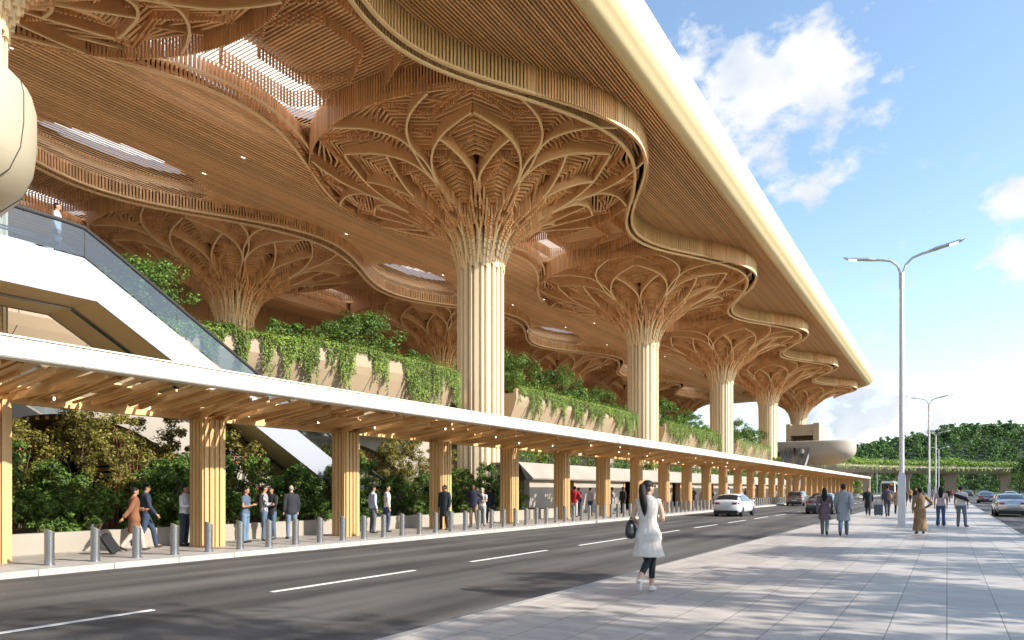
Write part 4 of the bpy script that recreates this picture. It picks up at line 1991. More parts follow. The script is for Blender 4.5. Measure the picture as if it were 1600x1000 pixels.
def make_car(name, kind, body, label, group, loc, rz=0.0, L=4.5, W=1.82, H=1.47):
    """kind: hatch, suv or sedan; y runs from the tail (0) to the nose (L); the car's axis is x = 0"""
    root = empty(name, loc, rz, label, 'car', group)
    if kind == 'sedan':
        rx = [0, .05, .25, .75, 1.25, 1.7, 2.3, 2.8, 3.35, 3.7, 4.2, 4.42, 4.5]
        rz_ = [.86, .98, 1.04, 1.07, 1.28, 1.41, 1.44, 1.38, 1.13, .98, .86, .72, .55]
    elif kind == 'suv':
        rx = [0, .06, .2, .45, .8, 1.5, 2.2, 2.7, 3.3, 3.6, 4.2, 4.42, 4.5]
        rz_ = [.95, 1.10, 1.30, 1.48, 1.60, 1.64, 1.63, 1.55, 1.22, 1.08, .95, .80, .6]
    else:
        rx = [0, .06, .22, .5, .85, 1.5, 2.1, 2.7, 3.3, 3.65, 4.2, 4.42, 4.5]
        rz_ = [.86, 1.02, 1.12, 1.33, 1.44, 1.48, 1.47, 1.38, 1.08, .97, .84, .70, .5]
    sL = L / 4.5
    sH = H / {'sedan': 1.44, 'suv': 1.64, 'hatch': 1.48}[kind]
    bl = {'sedan': .98, 'suv': 1.05, 'hatch': .96}[kind]
    NS = 54
    ring = []
    def section(y):
        zr = crom(y, rx, rz_)
        ends = min(1, .82 + .18 * sin(pi / 2 * min(1, y / .45))) * min(1, .74 + .26 * sin(pi / 2 * min(1, (4.5 - y) / .7)))
        hw = W / 2 * ends
        zb = .24 + .10 * (1 - smoothstep(0, .35, y)) + .06 * smoothstep(4.1, 4.5, y)
        belt = min(bl + .0, zr - .03) if zr < bl + .12 else bl
        cab = smoothstep(belt, belt + .30, zr)
        wr = hw * (1 - .05 - .22 * cab)
        z1 = belt + (zr - belt) * .5
        return [(0, zb), (hw * .8, zb), (hw * .97, zb + .10), (hw, zb + .28), (hw, (zb + belt) / 2 + .12), (hw * .985, belt - .10), (hw * .95, belt),
                (hw * .95 + (wr - hw * .95) * .33, belt + (zr - belt) * .33), (hw * .95 + (wr - hw * .95) * .66, belt + (zr - belt) * .66),
                (wr, zr - .07 * cab - .012), (wr * .90, zr - .02 * cab), (wr * .5, zr + .01), (0, zr + .02)]
    for i in range(NS + 1):
        y = 4.5 * i / NS
        s = section(y)
        full = [(x, z) for x, z in s] + [(-x, z) for x, z in s[-2:0:-1]]
        ring.append([(x, y * sL, z * sH) for x, z in full])
    b = MB()
    b.rings(ring)
    o = b.build('body', body, root, True)
    fix_normals(o.data)
    n = len(ring[0])
    hn = 13
    # glazing: side windows, rear window, windscreen
    def strip(nm, i0, i1, j0, j1, off, m_=CARGLASS, sides=(1, -1), sk=None):
        b = MB()
        for side in sides:
            for i in range(i0, i1):
                for j in range(j0, j1):
                    if sk and sk(i, j):
                        continue
                    q = []
                    for a, c2 in ((i, j), (i + 1, j), (i + 1, j + 1), (i, j + 1)):
                        p = Vector(ring[a][c2 % n])
                        cx = Vector((0, p.y + (.25 if off[1] == 0 else 0), .7))
                        d = (p - cx)
                        d.y = 0 if off[1] == 0 else d.y
                        d.normalize()
                        q.append((side * (p.x + d.x * off[0]), p.y + off[1], p.z + d.z * off[0]))
                    b.poly(q if side > 0 else q[::-1])
        return b.build(nm, m_, root, False)
    def idx(y):
        return int(round(y / 4.5 * NS))
    if kind == 'sedan':
        sw, rw, ws = (.95, 3.05), (.82, 1.55), (2.72, 3.42)
    elif kind == 'suv':
        sw, rw, ws = (.55, 3.0), (.10, .52), (2.62, 3.32)
    else:
        sw, rw, ws = (.6, 3.0), (.16, .66), (2.62, 3.3)
    for sd_ in (1, -1):
        strip('side_window', idx(sw[0]), idx(sw[1]), 6, 9, (.012, 0), CARGLASS, (sd_,), sk=lambda i, j: i in (idx(1.15), idx(2.05)))
    if kind == 'sedan':
        strip('rear_window', idx(rw[0]), idx(rw[1]), 9, 12, (.014, -.004))
    else:
        # upright tailgate glass laid on the body's tail
        strip('rear_window', idx(rw[0]), idx(rw[1]), 9, 12, (.014, -.012))
    strip('windscreen', idx(ws[0]), idx(ws[1]), 9, 12, (.014, .006))
    b = MB()
    b.box(-W * .40, W * .40, .02, L - .1, .16, .30)
    b.build('underbody', BLACK, root)
    for sx_ in (-1, 1):
        for yw in (.78 * sL, 3.62 * sL):
            w = empty('wheel', (0, 0, 0))
            w.parent = root
            b = MB()
            xo = sx_ * (W / 2 - .10)
            pts = [(xo - sx_ * .11, yw, .335), (xo - sx_ * .09, yw, .335), (xo + sx_ * .09, yw, .335), (xo + sx_ * .115, yw, .335)]
            b.tube(pts, [.29, .335, .335, .29], 22)
            b.build('tyre', BLACK, w)
            b = MB()
            b.tube([(xo + sx_ * .10, yw, .335), (xo + sx_ * .122, yw, .335)], [.215, .20], 18)
            for q in range(5):
                a = 2 * pi * q / 5
                b.bar((xo + sx_ * .125, yw, .335), (xo + sx_ * .128, yw + .19 * cos(a), .335 + .19 * sin(a)), .05, .02, (1, 0, 0))
            b.build('rim', STEEL, w)
    RED = mat("tail_light_red", (.42, .02, .03), .2, coat=.5)
    TL = {'sedan': (.78, .90), 'suv': (.93, 1.05), 'hatch': (.80, .93)}[kind]
    for sx_ in (-1, 1):
        b = MB()
        x0, x1 = sorted((sx_ * W * .26, sx_ * W * .435))
        b.rings([[(sx_ * W * f, yy, TL[0] * sH - .01), (sx_ * W * f, yy, TL[1] * sH), (sx_ * W * f, yy + .14, TL[1] * sH), (sx_ * W * f, yy + .14, TL[0] * sH)] for f, yy in ((.22, -.012), (.38, .0), (.45, .10), (.462, .20))])
        b.build('tail_light', RED, root)
        b = MB()
        x0, x1 = sorted((sx_ * W * .24, sx_ * W * .36))
        b.box(x0, x1, L - .16, L - .03, .60, .70)
        b.build('headlight', mat("headlight_glass", (.8, .82, .85), .1), root)
        b = MB()
        b.ell(sx_ * (W / 2 + .08), 3.05 * sL, (bl + .05) * sH, .12, .09, .075, 10, 6)
        b.build('wing_mirror', body, root, True)
    b = MB()
    b.box(-.26, .26, -.022, .03, .62 * sH if kind == 'sedan' else .56, .62 * sH + .11 if kind == 'sedan' else .67)
    b.build('number_plate', mat("plate_pale", (.6, .62, .66), .4), root)
    b = MB()
    b.box(-W * .40, W * .40, -.018, .10, .27, .40)
    b.build('rear_bumper_insert', BLACK, root)
    return root


CARW = mat("white_car_paint", (.78, .79, .82), .22, coat=.8)
CARG = mat("grey_car_paint", (.22, .20, .19), .25, metal=.5, coat=.8)
CARB = mat("slate_car_paint", (.16, .17, .21), .25, metal=.5, coat=.8)
CARS = mat("silver_car_paint", (.55, .57, .60), .22, metal=.6, coat=.8)
CARD = mat("black_car_paint", (.04, .04, .045), .2, metal=.2, coat=1)
make_car('hatchback_car', 'hatch', CARW, 'white hatchback driving away in the lane nearest the canopy', 'cars driving away', (-12.05, 44.6, -.13))
make_car('suv_car', 'suv', CARG, 'brown-grey crossover ahead of the white hatchback', 'cars driving away', (-13.7, 77.5, -.13), H=1.6)
make_car('sedan_car', 'sedan', CARB, 'slate-grey saloon with red tail lights partly behind the hand-holding couple', 'cars driving away', (-7.7, 52.5, -.13), H=1.5)
make_car('sedan_car', 'sedan', CARS, 'silver saloon on the side road at the right photo edge', 'cars on the side road', (3.55, 54.0, -.13), L=4.8)
make_car('sedan_car', 'sedan', CARB, 'dark saloon on the side road beyond the silver one', 'cars on the side road', (4.2, 104.0, -.13), L=4.7)
make_car('suv_car', 'suv', CARS, 'pale car roof showing above the silver saloon', 'cars on the side road', (8.2, 128.0, -.13))
make_car('sedan_car', 'sedan', CARD, 'tiny dark car left of the dark saloon, under the overpass', 'cars on the side road', (4.6, 205.0, -.13))
make_car('sedan_car', 'sedan', CARD, 'tiny black car behind the standing trio, right of the distant lamps', 'cars on the side road', (7.4, 190.0, -.13))

# coach
bus = empty('coach', (-9.6, 150.0, -.13), 0, 'white coach coming from under the overpass left of the tall lamp', 'bus')
b = MB()
b.rings([[(sx_ * w, y, z) for sx_, z in ((-1, zb), (1, zb), (1, 1.2), (.99, 2.4), (.93, 3.25), (.78, 3.42), (-.78, 3.42), (-.93, 3.25), (-.99, 2.4), (-1, 1.2))] for y, w, zb in ((0, 1.15, .5), (.12, 1.25, .38), (11.4, 1.25, .38), (11.6, 1.15, .5))])
o = b.build('body', CARW, bus)
fix_normals(o.data)
b = MB()
b.box(-1.08, 1.08, -.02, .05, 1.35, 2.95)
b.build('windscreen', CARGLASS, bus)
b = MB()
b.box(.35, .95, -.03, .04, 2.55, 2.85)
b.build('destination_sign', mat("amber_sign", (.75, .35, .05), .5), bus)
b = MB()
b.box(1.252, 1.262, .5, 11.0, 1.5, 2.7)
b.box(-1.262, -1.252, .5, 11.0, 1.5, 2.7)
b.build('side_windows', CARGLASS, bus)
for sx_ in (-1, 1):
    for y in (2.2, 8.8):
        b = MB()
        b.tube([(sx_ * .95, y, .5), (sx_ * 1.26, y, .5)], .5, 20)
        b.build('wheel', BLACK, bus)
    b = MB()
    b.box(min(sx_ * .7, sx_ * 1.05), max(sx_ * .7, sx_ * 1.05), -.03, .03, .75, .95)
    b.build('headlight', mat("headlight_glass", (.8, .82, .85), .1), bus)
    b = MB()
    b.bar((sx_ * 1.2, .1, 2.9), (sx_ * 1.45, -.25, 2.7), .05, .05)
    b.box(min(sx_ * 1.38, sx_ * 1.55), max(sx_ * 1.38, sx_ * 1.55), -.33, -.22, 2.2, 2.75)
    b.build('mirror', BLACK, bus)

# ================================================================== people
SKIN1 = mat("light_skin", (.55, .33, .23), .5, var=.05)
SKIN2 = mat("tan_skin", (.36, .19, .11), .5, var=.05)
SKIN3 = mat("dark_skin", (.10, .05, .03), .5, var=.05)
HAIRB = mat("black_hair", (.010, .008, .008), .6, spec=.2, bump=.3, bscale=60, bstretch=(1, 1, .1))
HAIRG = mat("grey_hair", (.25, .23, .21), .6)
PAL = {}


def cloth(c):
    k = 'cloth_%02d_%02d_%02d' % tuple(int(x * 99) for x in c)
    return mat(k, c, .85, var=.22, nscale=7, bump=.9, bscale=9, bstretch=(1.6, 1.6, .7))


def remeshed(b, name, vox, m_, smooth_it=2):
    """weld the builder's overlapping solids into one continuous surface"""
    me = b.mesh('tmp', m_)
    fix_normals(me)
    o = bpy.data.objects.new('tmp', me)
    COL.objects.link(o)
    r = o.modifiers.new('r', 'REMESH')
    r.mode = 'VOXEL'
    r.voxel_size = vox
    r.use_smooth_shade = True
    s = o.modifiers.new('s', 'SMOOTH')
    s.factor = .6
    s.iterations = smooth_it
    dg = bpy.context.evaluated_depsgraph_get()
    dg.update()
    me2 = bpy.data.meshes.new_from_object(o.evaluated_get(dg))
    me2.name = name
    bpy.data.objects.remove(o)
    bpy.data.meshes.remove(me)
    me2.materials.clear()
    me2.materials.append(m_)
    me2.polygons.foreach_set('use_smooth', [True] * len(me2.polygons))
    return me2


def J(**k):
    base = dict(hipL=(-.095, 0, .90), hipR=(.095, 0, .90), kneeL=(-.10, .015, .49), kneeR=(.10, .015, .49), ankL=(-.11, -.02, .085), ankR=(.11, -.02, .085),
                shL=(-.185, 0, 1.40), shR=(.185, 0, 1.40), elL=(-.235, -.02, 1.12), elR=(.235, -.02, 1.12), wrL=(-.235, .05, .87), wrR=(.235, .05, .87),
                toeL=(-.13, .13, .035), toeR=(.13, .13, .035), head=0.0, lean=0.0)
    base.update(k)
    return base


POSES = {
    'stand': J(),
    'shift': J(kneeR=(.13, .05, .49), ankR=(.17, -.01, .085), toeR=(.22, .13, .035), head=.3),
    'hips': J(elL=(-.38, -.06, 1.17), wrL=(-.17, .06, 1.0), elR=(.36, -.06, 1.17), wrR=(.17, .06, 1.0), kneeL=(-.13, .03, .49), ankL=(-.18, 0, .085), toeL=(-.22, .13, .035)),
    'hip1': J(elR=(.40, -.05, 1.15), wrR=(.18, .04, .98)),
    'cross': J(elL=(-.25, .07, 1.14), wrL=(.06, .23, 1.16), elR=(.25, .07, 1.14), wrR=(-.06, .25, 1.13), head=-.3),
    'walk': J(kneeL=(-.08, .19, .51), ankL=(-.08, .26, .10), toeL=(-.09, .41, .06), kneeR=(.08, -.07, .49), ankR=(.08, -.33, .17), toeR=(.08, -.22, .05),
              elL=(-.24, -.12, 1.13), wrL=(-.23, -.16, .88), elR=(.24, .06, 1.12), wrR=(.22, .22, .92)),
    'stride': J(kneeR=(.08, .22, .52), ankR=(.08, .32, .11), toeR=(.09, .47, .07), kneeL=(-.08, -.08, .49), ankL=(-.08, -.38, .18), toeL=(-.08, -.27, .05),
                elR=(.24, -.12, 1.13), wrR=(.23, -.16, .88), elL=(-.24, .06, 1.12), wrL=(-.22, .22, .92)),
    'phone': J(elL=(-.23, .03, 1.12), wrL=(-.11, .27, 1.20), elR=(.23, .03, 1.12), wrR=(.10, .27, 1.17), head=.0, lean=.03),
    'point': J(elR=(.27, .12, 1.18), wrR=(.20, .35, 1.26), head=.4),
    'pull': J(kneeL=(-.08, .17, .51), ankL=(-.08, .24, .10), toeL=(-.09, .39, .06), kneeR=(.08, -.05, .49), ankR=(.08, -.30, .16), toeR=(.08, -.19, .05),
              elR=(.25, -.13, 1.14), wrR=(.25, -.30, .92), elL=(-.24, .07, 1.14), wrL=(-.10, .27, 1.14)),
    'child': J(),
}
V = Vector


def hand(b, w, d, side, curl=.45, s=1.0):
    """palm with five separate, unequal fingers hanging on from the wrist w along d"""
    w = V(w)
    d = V(d).normalized()
    inw = V((-side, 0, 0))
    up = (inw - d * inw.dot(d)).normalized()      # palm normal, towards the body
    ac = d.cross(up).normalized()                 # across the palm
    b.tube([w, w + d * .045 * s, w + d * .085 * s], [.024 * s, .030 * s, .026 * s], 8)
    for q, ln in ((-1.5, .060), (-.5, .072), (.5, .076), (1.5, .068)):
        base = w + d * .075 * s + ac * q * .017 * s
        m1 = base + (d * .9 + up * curl * .4).normalized() * ln * .5 * s
        m2 = m1 + (d * (1 - curl * .6) + up * curl).normalized() * ln * .5 * s
        b.tube([base, m1, m2], [.0105 * s, .0095 * s, .008 * s], 6)
    base = w + d * .03 * s + ac * 1.6 * .017 * s
    m1 = base + (d * .5 + ac * .8 + up * .2).normalized() * .035 * s
    m2 = m1 + (d * .9 + ac * .2 + up * .4).normalized() * .03 * s
    b.tube([base, m1, m2], [.013 * s, .012 * s, .010 * s], 6)


def torso_rings(sc, women, grow=0.0, lean=0.0, z0=.84, z1=1.50, flare=None):
    """stack of elliptical rings between z0 and z1"""
    zs = [.78, .84, .92, 1.0, 1.08, 1.16, 1.24, 1.32, 1.39, 1.44, 1.475, 1.50]
    if women:
        rx = [.155, .175, .178, .150, .130, .130, .145, .158, .165, .135, .075, .052]
        ry = [.10, .118, .118, .102, .092, .096, .108, .112, .098, .080, .060, .050]
    else:
        rx = [.15, .165, .168, .160, .155, .160, .172, .185, .190, .165, .085, .058]
        ry = [.10, .112, .114, .108, .106, .110, .118, .120, .108, .088, .066, .056]
    out_ = []
    n = 18
    z = z0
    zz = [q for q in zs if z0 + .01 < q < z1 - .01]
    for z in [z0] + zz + [z1]:
        a, c2 = interp(z, zs, rx) + grow, interp(z, zs, ry) + grow
        if flare and z < flare[0]:
            t = (flare[0] - z) / (flare[0] - z0)
            a += flare[1] * t
            c2 += flare[1] * t * .8
        e_ = 2.4
        out_.append([(a * math.copysign(abs(cos(2 * pi * k / n)) ** (2 / e_), cos(2 * pi * k / n)), c2 * sin(2 * pi * k / n) + lean * (z - .9), z) for k in range(n)])
    return out_


TEMPL = {}


def template(pose, women, top, bottom, hair, vox):
    """meshes of one kind of figure, 1.72 m tall, facing +Y"""
    key = (pose, women, top, bottom, hair, vox)
    if key in TEMPL:
        return TEMPL[key]
    p = POSES[pose]
    g = lambda k: V(p[k])
    res = {}
    ln = p['lean']
    b = MB()
    b.rings(torso_rings(1, women, -.004, ln, .80, 1.50))
    b.tube([(0, ln * .6, 1.44), (0, .012 + ln * .65, 1.55)], [.055, .052], 12)
    # head: skull, jaw, nose, ears
    ht = V((0, .015 + ln * .7, 1.625))
    hd = p['head']
    R_ = Matrix.Rotation(-hd, 3, 'Z')
    def hp(x, y, z):
        return ht + R_ @ V((x, y, z))
    hb = MB()
    hb.ell(0, 0, .018, .074, .094, .098, 18, 12)
    hb.ell(0, .026, -.052, .052, .062, .056, 14, 8)
    hb.ell(0, .094, -.012, .012, .018, .022, 8, 6)
    for sx_ in (-1, 1):
        hb.ell(sx_ * .075, -.005, -.005, .012, .022, .032, 8, 6)
        hb.ell(sx_ * .03, .082, .032, .022, .014, .010, 8, 5)
    hb.ell(0, .085, -.052, .024, .010, .012, 8, 5)
    b.add([tuple(ht + R_ @ V(v)) for v in hb.v], hb.f)
    for s, sx_ in (('L', -1), ('R', 1)):
        b.tube([g('hip' + s), g('hip' + s).lerp(g('knee' + s), .5), g('knee' + s)], [.082, .070, .052], 12)
        b.tube([g('knee' + s), g('knee' + s).lerp(g('ank' + s), .35), g('ank' + s)], [.050, .052, .034], 12)
        b.tube([g('ank' + s) + V((0, -.03, -.02)), g('ank' + s).lerp(g('toe' + s), .5), g('toe' + s)], [.036, .036, .026], 10)
        a0 = g('sh' + s)
        b.tube([a0 + V((-sx_ * .03, ln * .5, .01)), a0.lerp(g('el' + s), .5) + V((0, ln * .4, 0)), g('el' + s)], [.050, .044, .036], 10)
        b.tube([g('el' + s), g('el' + s).lerp(g('wr' + s), .4), g('wr' + s)], [.036, .034, .023], 10)
        hand(b, g('wr' + s), g('wr' + s) - g('el' + s), sx_)
    res['body'] = remeshed(b, 'person', vox, SKIN1)
    # top
    b = MB()
    sl = {'tee': .5, 'vest': 0, 'coatvest': 0}.get(top, 1.0)
    gr = {'jacket': .022, 'coat': .026, 'coatvest': .020}.get(top, .012)
    zb = {'coat': .52, 'coatvest': .56, 'dress': .12, 'jacket': .80, 'tunic': .60}.get(top, .90)
    fl = None
    if zb < .8:
        fl = (.98, {'coat': .035, 'coatvest': .085, 'dress': .09, 'tunic': .05}[top])
    if fl:
        tr = torso_rings(1, women, gr, ln, .78, 1.49, (1.0, fl[1] * .35))
        base = tr[0]
        n = len(base)
        rr = []
        m_ = 7
        for i in range(m_):
            t = i / m_
            z = zb + (.78 - zb) * t
            w = 1 + (fl[1] * 3.2) * (1 - t)
            wob = .012 * (1 - t)
            rr.append([(q[0] * w * (1 if not women else .98) + wob * sin(k * 2.6 + i), q[1] * w * 1.05 + wob * cos(k * 3.4 + i * .5), z) for k, q in enumerate(base)])
        b.rings(rr + tr)
    else:
        b.rings(torso_rings(1, women, gr, ln, zb, 1.49))
    if top not in ('vest', 'coatvest'):
        for s, sx_ in (('L', -1), ('R', 1)):
            a0 = g('sh' + s)
            r0 = gr
            b.tube([a0 + V((-sx_ * .04, ln * .5, .01)), a0 + V((0, ln * .5, 0)), a0.lerp(g('el' + s), .5) + V((0, ln * .4, 0)), a0.lerp(g('el' + s), .5 if sl < 1 else .999)], [.052 + r0, .056 + r0, .048 + r0, .046 + r0 if sl < 1 else .040 + r0], 12)
            if sl == 1:
                b.tube([g('el' + s), g('el' + s).lerp(g('wr' + s), .5), g('el' + s).lerp(g('wr' + s), .93)], [.040 + r0, .038 + r0, .030 + r0], 12)
    else:
        for s, sx_ in (('L', -1), ('R', 1)):
            a0 = g('sh' + s)
            b.tube([a0 + V((-sx_ * .06, 0, .02)), a0 + V((-sx_ * .002, 0, -.005))], [.055, .060], 12)
    # collar
    if top in ('coat', 'jacket', 'shirt', 'coatvest'):
        b.tube([(0, ln * .6, 1.46), (0, .006 + ln * .62, 1.51)], [.075, .066], 14)
    res['top'] = remeshed(b, 'upper_garment', max(vox, .010), WHITE)
    # bottom
    if bottom:
        b = MB()
        if bottom != 'leggings':
            b.rings(torso_rings(1, women, .008, ln, .80, 1.0))
        k1, k2, k3 = {'leggings': (.006, .004, .003), 'flare': (.014, .012, .055), 'wide': (.018, .028, .042)}.get(bottom, (.014, .016, .022))
        end = .72 if bottom == 'leggings' else 1.06
        for s in 'LR':
            a = g('knee' + s)
            c_ = g('knee' + s).lerp(g('ank' + s), end)
            b.tube([g('hip' + s) + V((0, 0, .02)), g('hip' + s).lerp(a, .5), a], [.086 + k1, .072 + k1, .054 + k2], 12)
            b.tube([a, a.lerp(c_, .4), c_], [.053 + k2, .052 + k2, .036 + k3 + (.006 if bottom == 'leggings' else 0)], 12)
        b.ell(0, 0, .87, .15, .10, .07)
        res['bottom'] = remeshed(b, 'trousers', max(vox, .010), WHITE)
    # shoes
    for s in 'LR':
        b = MB()
        a, t = g('ank' + s), g('toe' + s)
        d = (t - a)
        d.normalize()
        heel = a - V((0, 0, .045)) - d * .045
        b.tube([heel, a + V((0, 0, -.035)) + d * .03, a.lerp(t, .65) + V((0, 0, -.008)), t + d * .025], [.036, .043, .040, .026], 10)
        b.tube([a + V((0, 0, .012)), a + V((0, 0, -.04))], [.040, .044], 10)
        res['shoe' + s] = remeshed(b, 'shoe', max(vox, .010), WHITE)
    # hair
    b = MB()
    def H(vs_b):
        b.add([tuple(ht + R_ @ V(v)) for v in vs_b.v], vs_b.f)
    hb = MB()
    if hair == 'short':
        hb.ell(0, -.014, .040, .081, .095, .086, 18, 10)
        hb.ell(0, -.040, .0, .076, .062, .070, 16, 8)
    elif hair == 'bald':
        hb.ell(0, -.040, .010, .0765, .060, .060, 16, 8)
    elif hair == 'curly':
        rr_ = random.Random(4)
        for i in range(46):
            d = V((rr_.gauss(0, 1), rr_.gauss(-.4, .8), rr_.gauss(.4, .8))).normalized()
            hb.ell(d.x * .085, d.y * .09 - .02, d.z * .085 + .035, .034, .034, .034, 8, 6)
        hb.ell(0, -.02, .035, .09, .09, .09)
    elif hair in ('long', 'pony', 'bun'):
        hb.ell(0, -.012, .040, .083, .098, .088, 18, 10)
        hb.ell(0, -.040, .0, .080, .066, .078, 16, 8)
        if hair == 'long':
            hb.rings([[(rx_ * cos(2 * pi * k / 16), y0 + ry_ * sin(2 * pi * k / 16), z) for k in range(16)] for rx_, ry_, y0, z in
                      ((.03, .02, -.115, -.40), (.085, .035, -.108, -.34), (.098, .045, -.098, -.2), (.092, .052, -.075, -.08), (.086, .06, -.055, .02), (.06, .05, -.04, .09))])
        elif hair == 'pony':
            hb.tube([(0, -.085, .055), (0, -.115, .04), (.025, -.135, -.04), (.055, -.138, -.14), (.075, -.135, -.24), (.085, -.13, -.34), (.085, -.125, -.43)], [.034, .042, .055, .062, .058, .042, .012], 12)
            hb.tube([(.05, -.05, .0), (.05, -.085, -.06), (.02, -.125, -.14)], [.035, .032, .015], 10)
        else:
            hb.ell(0, -.09, .08, .045, .04, .04)
    elif hair == 'cap':
        hb.ell(0, -.01, .045, .084, .10, .078, 18, 10)
        hb.ell(0, .09, .045, .055, .05, .012, 12, 6)
    H(hb)
    res['hair'] = remeshed(b, 'hair', max(vox, .010) if hair != 'bald' else .01, HAIRB, 1)
    TEMPL[key] = res
    return res


def setmat(o, m_):
    o.material_slots[0].link = 'OBJECT'
    o.material_slots[0].material = m_


def person(x, y, z, face, pose, women, top, tcol, bottom, bcol, hair, label, group, skin=SKIN1, h=1.72, shoe=(.03, .03, .03), hcol=None, vox=.016, yaw_extra=0):
    """face: bearing in degrees clockwise from the street direction"""
    t = template(pose, women, top, bottom, hair, vox)
    o = bpy.data.objects.new('person', t['body'])
    COL.objects.link(o)
    setmat(o, skin)
    o.location = (x, y, z)
    o.rotation_euler = (0, 0, -radians(face))
    o.scale = (h / 1.72,) * 3
    tag(o, label, 'person', group)
    def kid(n, me, m_):
        c = bpy.data.objects.new(n, me)
        COL.objects.link(c)
        c.parent = o
        setmat(c, m_)
        return c
    tn = {'tee': 'shirt', 'shirt': 'shirt', 'jacket': 'jacket', 'coat': 'coat', 'vest': 'top', 'coatvest': 'sleeveless_coat', 'dress': 'dress', 'tunic': 'tunic', 'check': 'shirt'}[top]
    kid(tn, t['top'], tcol if not isinstance(tcol, tuple) else cloth(tcol))
    if bottom:
        kid('trousers' if bottom != 'leggings' else 'leggings', t['bottom'], bcol if not isinstance(bcol, tuple) else cloth(bcol))
    kid('shoe', t['shoeL'], cloth(shoe))
    kid('shoe', t['shoeR'], cloth(shoe))
    kid('hair', t['hair'], hcol or HAIRB)
    return o


def suitcase(x, y, z, col, label, lean=0.0, rz=0.0, s=1.0):
    root = empty('suitcase', (x, y, z), rz, label, 'suitcase')
    root.rotation_euler = (lean, 0, rz)
    root.scale = (s,) * 3
    b = MB()
    rg = []
    for zz, i in ((.05, .03), (.08, .0), (.58, .0), (.62, .03)):
        rg.append([(sx_ * (.20 - i), sy_ * (.12 - i), zz) for sx_, sy_ in ((-1, -1), (1, -1), (1, 1), (-1, 1))])
    b.rings(rg)
    b.build('shell', cloth(col), root)
    b = MB()
    for sx_ in (-.12, .12):
        b.tube([(sx_, -.08, .6), (sx_, -.08, 1.02)], .009, 6)
    b.tube([(-.13, -.08, 1.02), (.13, -.08, 1.02)], .014, 6)
    b.build('telescopic_handle', STEEL, root)
    for sx_ in (-1, 1):
        for sy_ in (-1, 1):
            b = MB()
            b.tube([(sx_ * .15 - .012, sy_ * .08, .03), (sx_ * .15 + .012, sy_ * .08, .03)], .03, 10)
            b.build('wheel', BLACK, root)
    return root


def checkmat():
    M = mat("checked_shirt", (.6, .6, .62), .85)
    t = M.node_tree
    N, L = t.nodes.new, t.links.new
    tc_ = N("ShaderNodeTexCoord")
    outs = []
    for dr, sc in (('X', 9), ('Z', 9)):
        w = N("ShaderNodeTexWave")
        w.wave_type = 'BANDS'
        w.bands_direction = dr
        w.inputs['Scale'].default_value = sc
        L(tc_.outputs['Object'], w.inputs[0])
        outs.append(w.outputs['Fac'])
    m_ = N("ShaderNodeMath")
    m_.operation = 'MULTIPLY'
    L(outs[0], m_.inputs[0])
    L(outs[1], m_.inputs[1])
    r = N("ShaderNodeValToRGB")
    r.color_ramp.elements[0].color = (.03, .035, .06, 1)
    r.color_ramp.elements[1].color = (.62, .62, .66, 1)
    r.color_ramp.elements[1].position = .6
    L(m_.outputs[0], r.inputs[0])
    L(r.outputs[0], t.nodes['Principled BSDF'].inputs['Base Color'])
    return M


CHECK = checkmat()
NAVY, DENIM, BLK, WHT, GRY, RED_, BROWN = (.02, .03, .06), (.07, .12, .20), (.015, .015, .018), (.62, .62, .64), (.10, .11, .13), (.42, .02, .02), (.21, .085, .04)
PALEB = (.42, .50, .66)
G1 = 'people waiting under the bus canopy'
G2 = 'people walking and standing on the right paving'

# the woman in the foreground
POSES['fore'] = J(kneeR=(.045, .10, .50), ankR=(.035, .07, .09), toeR=(.055, .22, .04), kneeL=(.0, -.02, .49), ankL=(-.055, -.36, .24), toeL=(-.055, -.30, .085),
                  elL=(-.235, -.05, 1.15), wrL=(-.19, .16, 1.06), elR=(.225, .0, 1.14), wrR=(.17, .24, 1.12), head=.75)
fw = person(-3.98, 10.25, 0, -8, 'fore', True, 'coatvest', (.68, .63, .59), 'leggings', (.012, .02, .028), 'pony',
            'foreground woman in a sleeveless white coat and black leggings with a long ponytail', G2, SKIN1, 1.74, (.75, .75, .78), None, .008)
gl = MB()
ht_ = V((0, .015, 1.625))
Rm = Matrix.Rotation(-.75, 3, 'Z')
gb = MB()
for sx_ in (-1, 1):
    gb.ell(sx_ * .034, .098, .028, .028, .008, .022, 10, 6)
    gb.bar((sx_ * .060, .09, .035), (sx_ * .080, -.01, .03), .006, .010)
gb.bar((-.012, .104, .034), (.012, .104, .034), .005, .006)
gl.add([tuple(ht_ + Rm @ V(v)) for v in gb.v], gb.f)
gl.build('sunglasses', BLACK, fw)
bag = empty('handbag', (-4.24, 10.18, .99), radians(8), 'rounded black handbag hanging from the foreground woman\'s left arm', 'handbag')
b = MB()
b.ell(0, 0, 0, .085, .15, .155, 18, 12)
b.ell(0, 0, -.05, .09, .155, .11, 18, 12)
b2 = remeshed(b, 'handbag_body', .01, mat("black_leather", (.018, .022, .028), .35))
o = bpy.data.objects.new('bag_body', b2)
COL.objects.link(o)
o.parent = bag
b = MB()
b.tube([(0, -.11, .08), (.01, -.10, .17), (.02, .0, .215), (.01, .10, .17), (0, .11, .08)], .010, 8)
b.build('strap', BLACK, bag)

P = person
